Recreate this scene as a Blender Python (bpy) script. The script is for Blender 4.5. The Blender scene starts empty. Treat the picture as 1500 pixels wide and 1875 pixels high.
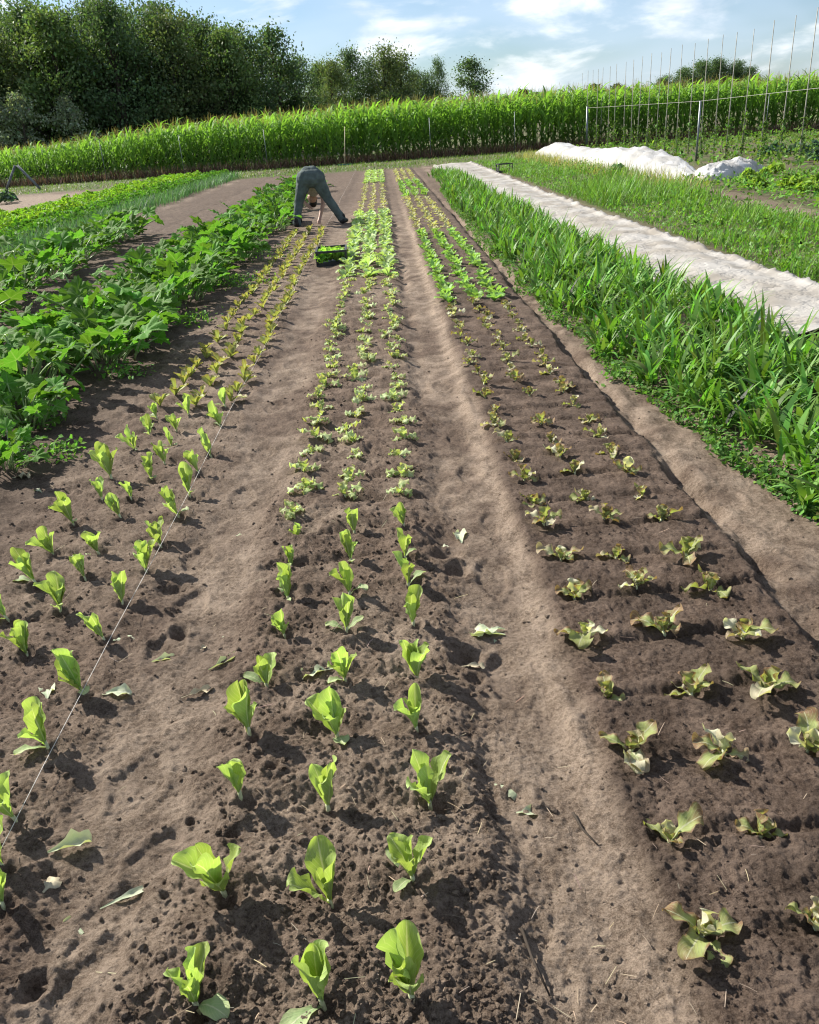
import bpy, math, numpy as np
from mathutils import Matrix, Vector
def R_(a): return np.radians(a) if isinstance(a, np.ndarray) else math.radians(a)
scene = bpy.context.scene
COL = scene.collection
rng = np.random.default_rng(7)

# ------------------------------------------------------------------ camera, world, sun, exposure
F, CX, CY, EYE = 1500., 750., 937.5, 1.65          # focal length and centre in photo pixels, eye height in metres
ROLL, YC = math.atan(.07), 231.
PITCH = math.atan((CY - YC) * math.cos(ROLL) / F)
YAW = R_(0.30434)
f_ = np.array([math.sin(YAW) * math.cos(PITCH), math.cos(YAW) * math.cos(PITCH), -math.sin(PITCH)])
r_ = np.array([math.cos(YAW), -math.sin(YAW), 0.]); u_ = np.cross(r_, f_)
CR = math.cos(ROLL) * r_ - math.sin(ROLL) * u_
CU = math.sin(ROLL) * r_ + math.cos(ROLL) * u_
cam_d = bpy.data.cameras.new('camera'); cam = bpy.data.objects.new('camera', cam_d); COL.objects.link(cam)
M = Matrix(((CR[0], CU[0], -f_[0], 0), (CR[1], CU[1], -f_[1], 0), (CR[2], CU[2], -f_[2], EYE), (0, 0, 0, 1)))
cam.matrix_world = M
cam_d.sensor_fit = 'HORIZONTAL'; cam_d.sensor_width = 36; cam_d.lens = 36 * F / 1500
cam_d.clip_start = .05; cam_d.clip_end = 6000
scene.camera = cam

SUN_AZ, SUN_EL = R_(-50), R_(35)                    # clockwise from +Y; ahead and to the left
SUN_DIR = Vector((math.sin(SUN_AZ) * math.cos(SUN_EL), math.cos(SUN_AZ) * math.cos(SUN_EL), math.sin(SUN_EL)))
W = bpy.data.worlds.new('World'); scene.world = W; W.use_nodes = True
nt = W.node_tree; nt.nodes.clear()
N = nt.nodes.new; K = nt.links.new
out = N('ShaderNodeOutputWorld'); bg = N('ShaderNodeBackground'); bg.inputs[1].default_value = .05
sky = N('ShaderNodeTexSky'); sky.sky_type = 'NISHITA'; sky.sun_disc = False
sky.sun_elevation = SUN_EL; sky.sun_rotation = SUN_AZ
sky.air_density = 1.0; sky.dust_density = .6; sky.ozone_density = 2.2
tc = N('ShaderNodeTexCoord')
def cloud(scale, zs, lo, hi, detail, dist, seed):
    mp = N('ShaderNodeMapping'); mp.inputs['Scale'].default_value = (1, 1, zs); mp.inputs['Location'].default_value = (seed, seed * .7, 0)
    K(tc.outputs['Generated'], mp.inputs[0])
    no = N('ShaderNodeTexNoise'); no.inputs['Scale'].default_value = scale; no.inputs['Detail'].default_value = detail
    no.inputs['Roughness'].default_value = .55; no.inputs['Distortion'].default_value = dist
    K(mp.outputs[0], no.inputs['Vector'])
    mr = N('ShaderNodeMapRange'); mr.interpolation_type = 'SMOOTHSTEP'
    mr.inputs['From Min'].default_value = lo; mr.inputs['From Max'].default_value = hi
    K(no.outputs['Fac'], mr.inputs['Value']); return mr.outputs[0]
def mixc(a, b, fac, blend='MIX'):
    m = N('ShaderNodeMix'); m.data_type = 'RGBA'; m.blend_type = blend
    for s, v in ((m.inputs[6], a), (m.inputs[7], b), (m.inputs[0], fac)):
        if hasattr(v, 'default_value'): K(v, s)
        else: s.default_value = v
    return m.outputs[2]
veil = cloud(2.2, 3.2, .34, .62, 4, .3, 3.1)
puff = cloud(8.5, 3.0, .46, .68, 8, .25, 2.6)
shade = cloud(7.0, 3.4, .42, .66, 5, .2, 5.2)
blue = mixc(sky.outputs[0], (.86, .98, 1.12, 1), 1.0, 'MULTIPLY')
sc = mixc(blue, (6.6, 8.0, 10.3, 1), 0.0)
m1 = N('ShaderNodeMath'); m1.operation = 'MULTIPLY'; m1.inputs[1].default_value = .45; K(veil, m1.inputs[0])
sc = mixc(blue, (7.4, 8.9, 11.0, 1), m1.outputs[0])
pc = mixc((12.2, 12.4, 12.5, 1), (7.8, 8.6, 9.8, 1), shade)
m2 = N('ShaderNodeMath'); m2.operation = 'MULTIPLY'; m2.inputs[1].default_value = .85; K(puff, m2.inputs[0])
sc = mixc(sc, pc, m2.outputs[0])
K(sc, bg.inputs[0]); K(bg.outputs[0], out.inputs[0])

sl = bpy.data.lights.new('sun', 'SUN'); sl.energy = 5.0; sl.angle = R_(.53); sl.color = (1, .95, .86)
sun = bpy.data.objects.new('sun', sl); COL.objects.link(sun)
sun.rotation_euler = SUN_DIR.to_track_quat('Z', 'Y').to_euler(); sun.location = SUN_DIR * 50
vs = scene.view_settings; vs.view_transform = 'Standard'; vs.look = 'None'; vs.exposure = 1.15; vs.gamma = 1; vs.use_curve_mapping = False
scene.cycles.max_bounces = 8; scene.cycles.transmission_bounces = 4; scene.cycles.diffuse_bounces = 3; scene.cycles.glossy_bounces = 2
scene.cycles.use_denoising = True; scene.cycles.filter_width = 1.15

def ray(px, py):
    d = f_ * F + CR * (px - CX) - CU * (py - CY); return d / np.linalg.norm(d)
def G(px, py, z=0.):                                # photo pixel -> point on the ground
    d = ray(px, py); t = (z - EYE) / d[2]; return float(d[0] * t), float(d[1] * t)
def AT(px, py, Y):                                  # photo pixel -> point at depth Y
    d = ray(px, py); t = Y / d[1]; return float(d[0] * t), Y, float(EYE + d[2] * t)

# ------------------------------------------------------------------ noise and terrain height
def h2(ix, iy, s=0):
    n = (ix.astype(np.int64) * 374761393 + iy.astype(np.int64) * 668265263 + s * 982451653) & 0x7fffffff
    n = ((n ^ (n >> 13)) * 1274126177) & 0x7fffffff
    n = ((n ^ (n >> 16)) * 668265263) & 0x7fffffff
    return ((n ^ (n >> 15)) & 0xffffff) / float(0xffffff)
def vnoise(x, y, s=0):
    ix, iy = np.floor(x), np.floor(y); fx, fy = x - ix, y - iy
    fx = fx * fx * fx * (fx * (fx * 6 - 15) + 10); fy = fy * fy * fy * (fy * (fy * 6 - 15) + 10)
    a, b, c, d = h2(ix, iy, s), h2(ix + 1, iy, s), h2(ix, iy + 1, s), h2(ix + 1, iy + 1, s)
    return (a + (b - a) * fx) * (1 - fy) + (c + (d - c) * fx) * fy - .5
def fbm(x, y, o=4, s=0):
    t = 0; a = 1.
    for i in range(o):
        t = t + a * vnoise(x, y, s + i * 7); x, y = x * 2.03 + 11.3, y * 2.03 + 5.7; a *= .5
    return t
def clods(x, y, cell, s, dens=.6):                  # rounded crumbs of random size
    gx, gy = x / cell, y / cell; ix, iy = np.floor(gx), np.floor(gy); best = np.zeros_like(gx)
    for dx in (-1, 0, 1):
        for dy in (-1, 0, 1):
            jx, jy = ix + dx, iy + dy
            cx, cy = jx + h2(jx, jy, s), jy + h2(jx, jy, s + 1)
            r = .25 + .5 * h2(jx, jy, s + 2); r = np.where(h2(jx, jy, s + 3) < dens, r, 0)
            a = h2(jx, jy, s + 4) * 3.1; ca, sa = np.cos(a), np.sin(a); qx, qy = gx - cx, gy - cy
            p, q = np.abs(qx * ca + qy * sa), np.abs(qy * ca - qx * sa) * 1.25
            dd_ = .55 * np.maximum(p, q) + .45 * np.maximum(np.abs(qx), .8 * (p + q))
            best = np.maximum(best, np.minimum((r - dd_) * 1.25, .62 * r + .25 * qx))
    return best * cell
def sst(a, b, x):
    t = np.clip((x - a) / (b - a), 0, 1); return t * t * (3 - 2 * t)
def band(x, a, b, e=.05): return sst(a - e, a + e, x) * (1 - sst(b - e, b + e, x))

PITS = []                                           # planting holes (x, y, radius, depth), filled below
FOOT = []                                           # footprints (x, y, angle, length, width, depth)
HUMPS = []
def zone_beds(x, y):
    wob = .05 * fbm(x * 0 + 3.3, y * 1.1, 3, 40) + .10 * fbm(x * 3.1, y * 3.1, 3, 47)
    end = 1 - sst(38.5, 40, y)
    mid = band(x + wob, -.66, .15, .10) * end
    right = band(x + wob * .35, .50, 1.34, .04) * end
    left = band(x + wob, -1.95, -1.0, .12) * end
    return mid, right, left, end
def height(x, y, fine=True):
    x = np.asarray(x, float); y = np.asarray(y, float)
    d = np.hypot(x, y); fade = np.clip(9. / np.maximum(d, .1), .25, 1.)
    mid, right, left, end = zone_beds(x, y)
    field = (1 - sst(39, 41, y)) * band(x, -14, 3.2, .3)
    h = .05 * fbm(x * .55, y * .35, 3, 1) * field * .8
    h = h + .018 * mid + .03 * right
    path = np.clip(end * band(x, -1.05, 1.8, .1) - mid - right - left, 0, 1)
    h = h - .028 * path * (.7 + .6 * fbm(x * 3, y * 2, 2, 60))
    wob = .03 * fbm(x * 0 + 1.3, y * 1.7, 3, 70)
    h = h + .024 * np.exp(-((x + wob - .465) / .05) ** 2) * end * (1 + fbm(x * 6, y * 5, 2, 9))   # lip along the right bed
    h = h - .040 * np.exp(-((x + wob * 1.6 - 1.385 + .03 * fbm(x * 0, y * 6, 3, 15)) / (.05 + .03 * fbm(x * 0 + 2, y * 3, 2, 16))) ** 2) * end * np.clip(.7 + 2.0 * fbm(x * 8, y * 3.5, 3, 12), .05, 1.6)  # furrow at its far side
    h = h + .012 * np.exp(-((x + wob - 1.48) / .06) ** 2) * end * np.clip(.6 + 2 * fbm(x * 6, y * 4, 2, 18), 0, 1.6)
    h = h - .03 * np.exp(-((x + 4.75) / .06) ** 2) * sst(16, 18, y) * end + .02 * fbm(x * 4, y * 2, 3, 21) * band(x, -6.2, -3.2, .2) * sst(15, 17, y)
    h = h - .030 * np.exp(-((x + wob - .17) / .06) ** 2) * end * np.clip(.5 + 1.6 * fbm(x * 5, y * 2.2, 3, 19), 0, 2)
    # cross furrows of the right bed
    ph = (y - 1.20 + .020 * fbm(x * 3.0, y * .8, 3, 33)) / .2858
    g = ph - np.round(ph)
    rb = band(x, .56, 1.33, .05) * end * (1 - sst(12, 18, y))
    h = h - .018 * np.exp(-(g / .07) ** 2) * rb * np.clip(.85 + 1.2 * fbm(x * 4, y * 7, 2, 25), .2, 1.6)
    h = h + .006 * np.exp(-((g - .17) / .09) ** 2) * rb * np.clip(.7 + 1.5 * fbm(x * 5, y * 5, 2, 27), 0, 1.5)
    mb = band(x, -.62, .10, .08) * end * (1 - sst(12, 18, y)); lb = band(x, -1.85, -1.02, .1) * end * (1 - sst(12, 18, y))
    ph2 = (y - 1.10 + .09 * fbm(x * 2.2, y * .9, 3, 133)) / .285; g2 = ph2 - np.round(ph2)
    h = h - .024 * np.exp(-(g2 / .16) ** 2) * (mb + .7 * lb) * np.clip(.7 + 1.8 * fbm(x * 4.5, y * 3, 2, 125), 0, 1.8)
    h = h + .013 * fbm(x * 11, y * 9, 3, 144) * (1 - .6 * right) * (1 - sst(9, 16, d)) * band(x, -3, 2, .2)
    soil = band(x, -14, 3.0, .3) * (1 - sst(39.5, 41, y))
    rough = np.clip(.42 + .70 * mid + .42 * right + .55 * left + .3 * sst(-1.6, -2.4, x), 0, 1.25) * soil
    patch = np.clip(.62 + 2.2 * fbm(x * 3.4, y * 3.4, 3, 5), .08, 1.8)
    patch = patch * (1 - .55 * right) + .55 * right * .75
    h = h + .024 * fbm(x * 7, y * 6, 4, 90) * (rough * .75 + .12) * fade * soil
    if fine:
        h = h + (.20 * clods(x, y, .055, 100, .22) + .40 * clods(x + .3, y, .024, 110, .5)) * rough * patch * fade * (1 - .45 * right)
        h = h + .85 * clods(x, y + .2, .0115, 120, .65) * np.clip(rough + .12, 0, 1) * fade
        h = h + .010 * fbm(x * 55, y * 55, 4, 95) * (rough * .8 + .22) * fade * soil
    near = d < 9
    if near.any():
        hx, hy = x[near], y[near]; dh = np.zeros_like(hx)
        for (fx, fy, a, L, w, dp) in FOOT:
            k = (np.abs(hx - fx) < L) & (np.abs(hy - fy) < L)
            if not k.any(): continue
            qx, qy = hx[k] - fx, hy[k] - fy
            s = qx * math.sin(a) + qy * math.cos(a); t = qx * math.cos(a) - qy * math.sin(a)
            ww = w * (1 + .25 * np.cos(s / L * 5)); q = (s / (L * .5)) ** 2 + (t / (ww * .5)) ** 2
            q = q + .5 * fbm(hx[k] * 14, hy[k] * 14, 2, 77)
            dh[k] += -dp * (1 - sst(.55, 1.05, q)) + dp * .45 * np.exp(-((q - 1.45) / .4) ** 2)
        for (fx, fy, r, dp) in PITS:
            k = (np.abs(hx - fx) < r * 3) & (np.abs(hy - fy) < r * 3)
            if not k.any(): continue
            q = np.hypot(hx[k] - fx, hy[k] - fy) / r
            q = q * (1 + .5 * fbm(hx[k] * 22, hy[k] * 22, 2, 31))
            dh[k] += -dp * np.exp(-(q / .8) ** 4) + dp * .28 * np.exp(-((q - 1.5) / .4) ** 2)
        h[near] = h[near] + dh
    return h
def hz(x, y): return float(height(np.array([x]), np.array([y]), False)[0])

# ------------------------------------------------------------------ mesh helpers
def set_props(o, label=None, cat=None, group=None, kind=None):
    if label: o['label'] = label
    if cat: o['category'] = cat
    if group: o['group'] = group
    if kind: o['kind'] = kind
    return o
def mk_mesh(name, V, Fq, mats=(), uv=None, col=None, smooth=True, midx=None):
    """V (n,3); Fq (m,3) or (m,4) or list of both; uv per vertex; col per vertex."""
    V = np.asarray(V, np.float32)
    groups = Fq if isinstance(Fq, list) else [Fq]
    groups = [np.asarray(g, np.int32) for g in groups if len(g)]
    me = bpy.data.meshes.new(name)
    nl = sum(g.size for g in groups); nf = sum(len(g) for g in groups)
    me.vertices.add(len(V)); me.vertices.foreach_set('co', V.ravel())
    me.loops.add(nl); me.polygons.add(nf)
    li = np.concatenate([g.ravel() for g in groups]).astype(np.int32)
    ln = np.concatenate([np.full(len(g), g.shape[1]) for g in groups]).astype(np.int32)
    ls = np.concatenate([[0], np.cumsum(ln)[:-1]]).astype(np.int32)
    me.loops.foreach_set('vertex_index', li)
    me.polygons.foreach_set('loop_start', ls); me.polygons.foreach_set('loop_total', ln)
    me.polygons.foreach_set('use_smooth', np.full(nf, smooth, bool))
    if midx is not None: me.polygons.foreach_set('material_index', np.asarray(midx, np.int32))
    if uv is not None:
        l = me.uv_layers.new(name='UVMap'); l.data.foreach_set('uv', np.asarray(uv, np.float32)[li].ravel())
    if col is not None:
        c = np.ones((len(V), 4), np.float32); c[:, :3] = col
        a = me.color_attributes.new('Col', 'FLOAT_COLOR', 'POINT'); a.data.foreach_set('color', c.ravel())
    for m in mats: me.materials.append(m)
    me.update(calc_edges=True); me.validate(); return me
def link(name, me, parent=None, loc=None, rot=None, scale=None):
    o = bpy.data.objects.new(name, me); COL.objects.link(o)
    if parent: o.parent = parent
    if loc is not None: o.location = loc
    if rot is not None: o.rotation_euler = rot
    if scale is not None: o.scale = (scale,) * 3 if np.isscalar(scale) else scale
    return o
def empty(name, loc, rot=(0, 0, 0)):
    o = bpy.data.objects.new(name, None); COL.objects.link(o); o.empty_display_size = .1
    o.location = loc; o.rotation_euler = rot; return o
class Geo:
    """collects pieces into one mesh"""
    def __init__(s): s.V = []; s.Q = []; s.T = []; s.n = 0; s.U = []; s.C = []
    def add(s, V, Q=None, T=None, uv=None, col=None):
        V = np.asarray(V, float)
        if Q is not None and len(Q): s.Q.append(np.asarray(Q) + s.n)
        if T is not None and len(T): s.T.append(np.asarray(T) + s.n)
        s.V.append(V); s.n += len(V)
        s.U.append(np.zeros((len(V), 2)) if uv is None else uv)
        s.C.append(np.ones((len(V), 3)) * (.5 if col is None else np.asarray(col)))
    def mesh(s, name, mats, smooth=True):
        fs = []
        if s.Q: fs.append(np.concatenate(s.Q))
        if s.T: fs.append(np.concatenate(s.T))
        return mk_mesh(name, np.concatenate(s.V), fs, mats, np.concatenate(s.U), np.concatenate(s.C), smooth)
def tube(P, rad, n=6, cap=True):
    P = np.asarray(P, float); rad = np.broadcast_to(rad, len(P)); V = []
    up = np.array([0, 0, 1.])
    for i in range(len(P)):
        t = P[min(i + 1, len(P) - 1)] - P[max(i - 1, 0)]; t = t / (np.linalg.norm(t) + 1e-9)
        a = np.cross(t, up if abs(t[2]) < .95 else np.array([1., 0, 0])); a /= np.linalg.norm(a); b = np.cross(t, a)
        for k in range(n):
            w = 2 * math.pi * k / n; V.append(P[i] + rad[i] * (math.cos(w) * a + math.sin(w) * b))
    Q = [[i * n + k, i * n + (k + 1) % n, (i + 1) * n + (k + 1) % n, (i + 1) * n + k] for i in range(len(P) - 1) for k in range(n)]
    T = []
    if cap:
        for i, s in ((0, -1), (len(P) - 1, 1)):
            c = len(V); V.append(P[i])
            for k in range(n):
                e = [i * n + k, i * n + (k + 1) % n, c]; T.append(e if s > 0 else e[::-1])
    return np.array(V), np.array(Q), np.array(T).reshape(-1, 3)
BOXQ = np.array([[0, 1, 3, 2], [4, 6, 7, 5], [0, 4, 5, 1], [2, 3, 7, 6], [0, 2, 6, 4], [1, 5, 7, 3]])
def box(c, s):
    c = np.asarray(c, float); s = np.asarray(s, float) / 2
    return np.array([[c[0] + i * s[0], c[1] + j * s[1], c[2] + k * s[2]] for i in (-1, 1) for j in (-1, 1) for k in (-1, 1)]), BOXQ
def blades(base, az, L, W, th0, bend, nseg, col, tipw=.08, fold=0.):
    """arched grass blades, all at once: base (n,3); returns a Geo-ready tuple"""
    n = len(base); v = np.linspace(0, 1, nseg + 1)
    th = th0[:, None] - bend[:, None] * v[None, :] ** 1.3
    dy, dz = np.cos(th), np.sin(th); ds = (L / nseg)[:, None]
    rr = np.concatenate([np.zeros((n, 1)), np.cumsum((dy[:, 1:] + dy[:, :-1]) / 2 * ds, 1)], 1)
    zz = np.concatenate([np.zeros((n, 1)), np.cumsum((dz[:, 1:] + dz[:, :-1]) / 2 * ds, 1)], 1)
    w = W[:, None] * .5 * np.maximum(np.minimum(1, .35 + 2.2 * v) * (1 - v ** 2.2), tipw)[None, :]
    sx, sy = np.sin(az)[:, None], np.cos(az)[:, None]
    V = np.zeros((n, nseg + 1, 2, 3))
    for k, sg in enumerate((-1, 1)):
        V[:, :, k, 0] = base[:, None, 0] + rr * sx + sg * w * sy
        V[:, :, k, 1] = base[:, None, 1] + rr * sy - sg * w * sx
        V[:, :, k, 2] = base[:, None, 2] + zz + sg * w * fold
    idx = np.arange(n * (nseg + 1) * 2).reshape(n, nseg + 1, 2)
    Q = np.stack([idx[:, :-1, 0], idx[:, :-1, 1], idx[:, 1:, 1], idx[:, 1:, 0]], -1).reshape(-1, 4)
    C = np.repeat(col, (nseg + 1) * 2, 0)
    uv = np.zeros((n, nseg + 1, 2, 2)); uv[..., 0] = np.array([0, 1.])[None, None, :]; uv[..., 1] = v[None, :, None]
    return V.reshape(-1, 3), Q, uv.reshape(-1, 2), C
def leaflets(P, size, col, flat=.5, r=rng):
    """small pointed leaf faces (a bent diamond of two triangles) at points P"""
    n = len(P); a = r.uniform(0, 2 * math.pi, n); el = r.normal(0, 1, n) * (1 - flat) * 1.2
    t = np.stack([np.cos(a) * np.cos(el), np.sin(a) * np.cos(el), np.sin(el)], 1)
    s = np.cross(t, np.stack([r.normal(0, .5, n), r.normal(0, .5, n), np.ones(n)], 1)); s /= np.linalg.norm(s, axis=1)[:, None] + 1e-9
    nn = np.cross(s, t); sz = size[:, None]
    V = np.stack([P - t * sz * .55, P + s * sz * .36 + nn * sz * .12, P + t * sz * .6, P - s * sz * .36 + nn * sz * .12], 1)
    i = np.arange(n)[:, None] * 4
    return V.reshape(-1, 3), np.concatenate([i + np.array([[0, 1, 2]]), i + np.array([[0, 2, 3]])]), np.repeat(col, 4, 0)
def jit(base, n, amt, r=rng):
    c = np.asarray(base, float); return np.clip(c[None] * (1 + r.normal(0, amt, (n, 1))) * (1 + r.normal(0, amt * .35, (n, 3))), .004, .9)

# ------------------------------------------------------------------ materials
def newmat(name):
    m = bpy.data.materials.new(name); m.use_nodes = True; t = m.node_tree; t.nodes.clear(); return m, t
def nd(t, typ, **kw):
    n = t.nodes.new(typ)
    for k, v in kw.items(): setattr(n, k, v)
    return n
def mx(t, a, b, fac, blend='MIX'):
    m = nd(t, 'ShaderNodeMix', data_type='RGBA', blend_type=blend)
    for s, v in ((m.inputs[6], a), (m.inputs[7], b), (m.inputs[0], fac)):
        if hasattr(v, 'links'): t.links.new(v, s)
        else: s.default_value = v
    return m.outputs[2]
def mth(t, op, a, b=None, c=None):
    m = nd(t, 'ShaderNodeMath', operation=op)
    for i, v in enumerate((a, b, c)):
        if v is None: continue
        if hasattr(v, 'links'): t.links.new(v, m.inputs[i])
        else: m.inputs[i].default_value = v
    return m.outputs[0]
def rng_map(t, v, a, b, c=0., d=1.):
    m = nd(t, 'ShaderNodeMapRange', interpolation_type='SMOOTHSTEP'); t.links.new(v, m.inputs[0])
    for i, q in enumerate((a, b, c, d)): m.inputs[1 + i].default_value = q
    return m.outputs[0]
def noise(t, scale, detail=4, coord='Object', rough=.55):
    c = nd(t, 'ShaderNodeTexCoord'); n = nd(t, 'ShaderNodeTexNoise'); n.inputs['Scale'].default_value = scale
    n.inputs['Detail'].default_value = detail; n.inputs['Roughness'].default_value = rough
    t.links.new(c.outputs[coord], n.inputs['Vector']); return n.outputs['Fac']
def rgba(c): return (c[0], c[1], c[2], 1)
def leaf_shader(t, color, trans, rough, spec=.4, bump=None, tcol=(1.0, 1.05, .45)):
    o = nd(t, 'ShaderNodeOutputMaterial'); p = nd(t, 'ShaderNodeBsdfPrincipled')
    p.inputs['Roughness'].default_value = rough; p.inputs['Specular IOR Level'].default_value = spec
    t.links.new(color, p.inputs['Base Color'])
    tr = nd(t, 'ShaderNodeBsdfTranslucent')
    t.links.new(mx(t, color, rgba(tcol), 1.0, 'MULTIPLY'), tr.inputs[0])
    a = nd(t, 'ShaderNodeMixShader'); a.inputs[0].default_value = trans
    t.links.new(p.outputs[0], a.inputs[1]); t.links.new(tr.outputs[0], a.inputs[2]); t.links.new(a.outputs[0], o.inputs[0])
    if bump is not None:
        b = nd(t, 'ShaderNodeBump'); b.inputs['Strength'].default_value = bump[1]; b.inputs['Distance'].default_value = bump[2]
        t.links.new(bump[0], b.inputs['Height']); t.links.new(b.outputs[0], p.inputs['Normal'])
def leaf_mat(name, base, edge, rib, trans=.5, rough=.45, edge_amt=1., var=.22, pale=None, spec=.2):
    """leaf with pale midrib, side veins and a margin colour, from the leaf's own u (across) and v (along)"""
    m, t = newmat(name); uv = nd(t, 'ShaderNodeUVMap'); sx = nd(t, 'ShaderNodeSeparateXYZ'); t.links.new(uv.outputs[0], sx.inputs[0])
    au = mth(t, 'ABSOLUTE', mth(t, 'SUBTRACT', sx.outputs[0], .5)); v = sx.outputs[1]
    oi = nd(t, 'ShaderNodeObjectInfo'); n1 = noise(t, 30, 3)
    e = mth(t, 'MAXIMUM', mth(t, 'MULTIPLY', au, 2.), mth(t, 'MULTIPLY', v, 1.0))
    e = mth(t, 'ADD', e, mth(t, 'MULTIPLY', mth(t, 'SUBTRACT', n1, .5), .7))
    e = mth(t, 'ADD', e, mth(t, 'MULTIPLY', mth(t, 'SUBTRACT', oi.outputs['Random'], .5), .5))
    ef = mth(t, 'MULTIPLY', rng_map(t, e, .52, .98), edge_amt)
    c = mx(t, rgba(base), rgba(edge), ef)
    if pale is not None: c = mx(t, c, rgba(pale), rng_map(t, oi.outputs['Random'], .55, 1.0))
    ribw = mth(t, 'MULTIPLY_ADD', v, -.055, .075)
    rf = mth(t, 'SUBTRACT', 1., rng_map(t, mth(t, 'DIVIDE', au, ribw), .4, 1.2))
    sv = mth(t, 'SINE', mth(t, 'MULTIPLY_ADD', v, 52., mth(t, 'MULTIPLY', au, -46.)))
    sf = mth(t, 'MULTIPLY', rng_map(t, sv, .75, 1.), .30)
    c = mx(t, c, rgba(rib), sf); c = mx(t, c, rgba(rib), mth(t, 'MULTIPLY', rf, .9))
    hs = nd(t, 'ShaderNodeHueSaturation'); t.links.new(c, hs.inputs['Color'])
    hs.inputs['Saturation'].default_value = 1.0
    t.links.new(mth(t, 'MULTIPLY_ADD', oi.outputs['Random'], var * 2, 1 - var), hs.inputs['Value'])
    t.links.new(mth(t, 'MULTIPLY_ADD', oi.outputs['Random'], .03, .488), hs.inputs['Hue'])
    leaf_shader(t, hs.outputs[0], trans, rough, spec, (mth(t, 'ADD', mth(t, 'ADD', n1, sf), mth(t, 'MULTIPLY', noise(t, 95, 3), .9)), .6, .004))
    return m
def attr_leaf(name, trans=.45, rough=.5, spec=.35, tcol=(1.0, 1.05, .45)):
    m, t = newmat(name); a = nd(t, 'ShaderNodeAttribute', attribute_name='Col')
    leaf_shader(t, a.outputs['Color'], trans, rough, spec, None, tcol); return m
def plain(name, base, rough=.7, var=.25, scale=20., spec=.3, metal=0., bump=.15, second=None):
    m, t = newmat(name); o = nd(t, 'ShaderNodeOutputMaterial'); p = nd(t, 'ShaderNodeBsdfPrincipled')
    n = noise(t, scale, 5); b2 = second or tuple(np.array(base) * (1 - var * 1.6))
    c = mx(t, rgba(b2), rgba(tuple(np.minimum(np.array(base) * (1 + var * .4), .95))), rng_map(t, n, .3, .7))
    t.links.new(c, p.inputs['Base Color']); p.inputs['Roughness'].default_value = rough
    p.inputs['Specular IOR Level'].default_value = spec; p.inputs['Metallic'].default_value = metal
    bp = nd(t, 'ShaderNodeBump'); bp.inputs['Strength'].default_value = bump; bp.inputs['Distance'].default_value = .01
    t.links.new(n, bp.inputs['Height']); t.links.new(bp.outputs[0], p.inputs['Normal']); t.links.new(p.outputs[0], o.inputs[0]); return m

MT = {}
MT['romaine'] = leaf_mat('romaine_leaf', (.34, .46, .125), (.43, .53, .18), (.62, .66, .38), .44, .42, .7, .2)
MT['romaine_pale'] = leaf_mat('romaine_old_leaf', (.33, .44, .20), (.46, .50, .26), (.58, .60, .38), .4, .5, .7, .15)
MT['fallen'] = leaf_mat('fallen_leaf', (.44, .50, .32), (.54, .54, .40), (.60, .60, .46), .3, .6, .8, .15)
MT['red'] = leaf_mat('red_lettuce_leaf', (.36, .42, .15), (.23, .12, .075), (.52, .53, .33), .42, .5, .95, .25, (.50, .47, .35))
MT['frilly'] = leaf_mat('frilly_lettuce_leaf', (.38, .50, .17), (.46, .40, .20), (.55, .60, .34), .42, .5, .8, .22, (.46, .52, .27))
MT['far_pale'] = leaf_mat('pale_lettuce_leaf', (.38, .54, .20), (.48, .58, .28), (.55, .62, .36), .4, .5, .6, .15)
MT['far_green'] = leaf_mat('green_lettuce_leaf', (.24, .42, .10), (.32, .48, .14), (.42, .52, .24), .42, .45, .6, .2)
MT['far_yellow'] = leaf_mat('yellow_lettuce_leaf', (.38, .44, .14), (.29, .20, .085), (.52, .54, .28), .38, .5, .8, .2)
MT['far_tan'] = leaf_mat('tan_lettuce_leaf', (.50, .52, .26), (.48, .40, .21), (.58, .56, .34), .35, .6, .8, .2)
MT['zuc'] = leaf_mat('courgette_leaf', (.10, .225, .03), (.13, .27, .04), (.18, .29, .09), .44, .62, .5, .3, None, .08)
MT['stalk'] = plain('courgette_stalk', (.26, .36, .14), .5, .2, 40)
MT['stem'] = plain('lettuce_stem', (.50, .52, .30), .5, .2, 60)
MT['dryleaf'] = plain('dry_leaf', (.42, .36, .24), .8, .25, 40)
MT['blade'] = attr_leaf('grass_blade', .42, .5, .25)
MT['herb'] = attr_leaf('herb_leaf', .42, .65, .12)
MT['corn'] = attr_leaf('maize_leaf', .5, .6, .15)
MT['tree'] = attr_leaf('tree_foliage', .38, .6, .15, (.9, 1.0, .4))
MT['straw'] = attr_leaf('straw', .2, .8, .1, (1, 1, .8))
MT['bark'] = plain('bark', (.075, .06, .048), .95, .4, 6, .1, 0, .6)
MT['black'] = plain('black_plastic', (.018, .019, .021), .45, .3, 30, .5)
MT['trouser'] = plain('grey_green_cloth', (.10, .122, .118), .9, .2, 9, .1, 0, .3)
MT['shirt'] = plain('pale_shirt_cloth', (.40, .38, .33), .9, .15, 18, .1, 0, .3)
MT['skin'] = plain('skin', (.46, .27, .19), .55, .1, 30)
MT['hair'] = plain('dark_hair', (.022, .015, .011), .6, .4, 60)
MT['boot'] = plain('dark_boot', (.022, .02, .019), .7, .3, 30)
MT['bamboo'] = plain('bamboo', (.36, .34, .28), .7, .25, 9)
MT['metal'] = plain('galvanised_metal', (.20, .22, .23), .5, .25, 14, .5, .6)
MT['greyblue'] = plain('weathered_wood', (.16, .17, .18), .85, .3, 6)
MT['string'] = plain('white_string', (.58, .55, .50), .8, .1, 60)
MT['wood'] = plain('pale_wood_handle', (.55, .45, .30), .6, .15, 20)
MT['rakehead'] = plain('green_blue_paint', (.05, .16, .13), .5, .2, 20)
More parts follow.
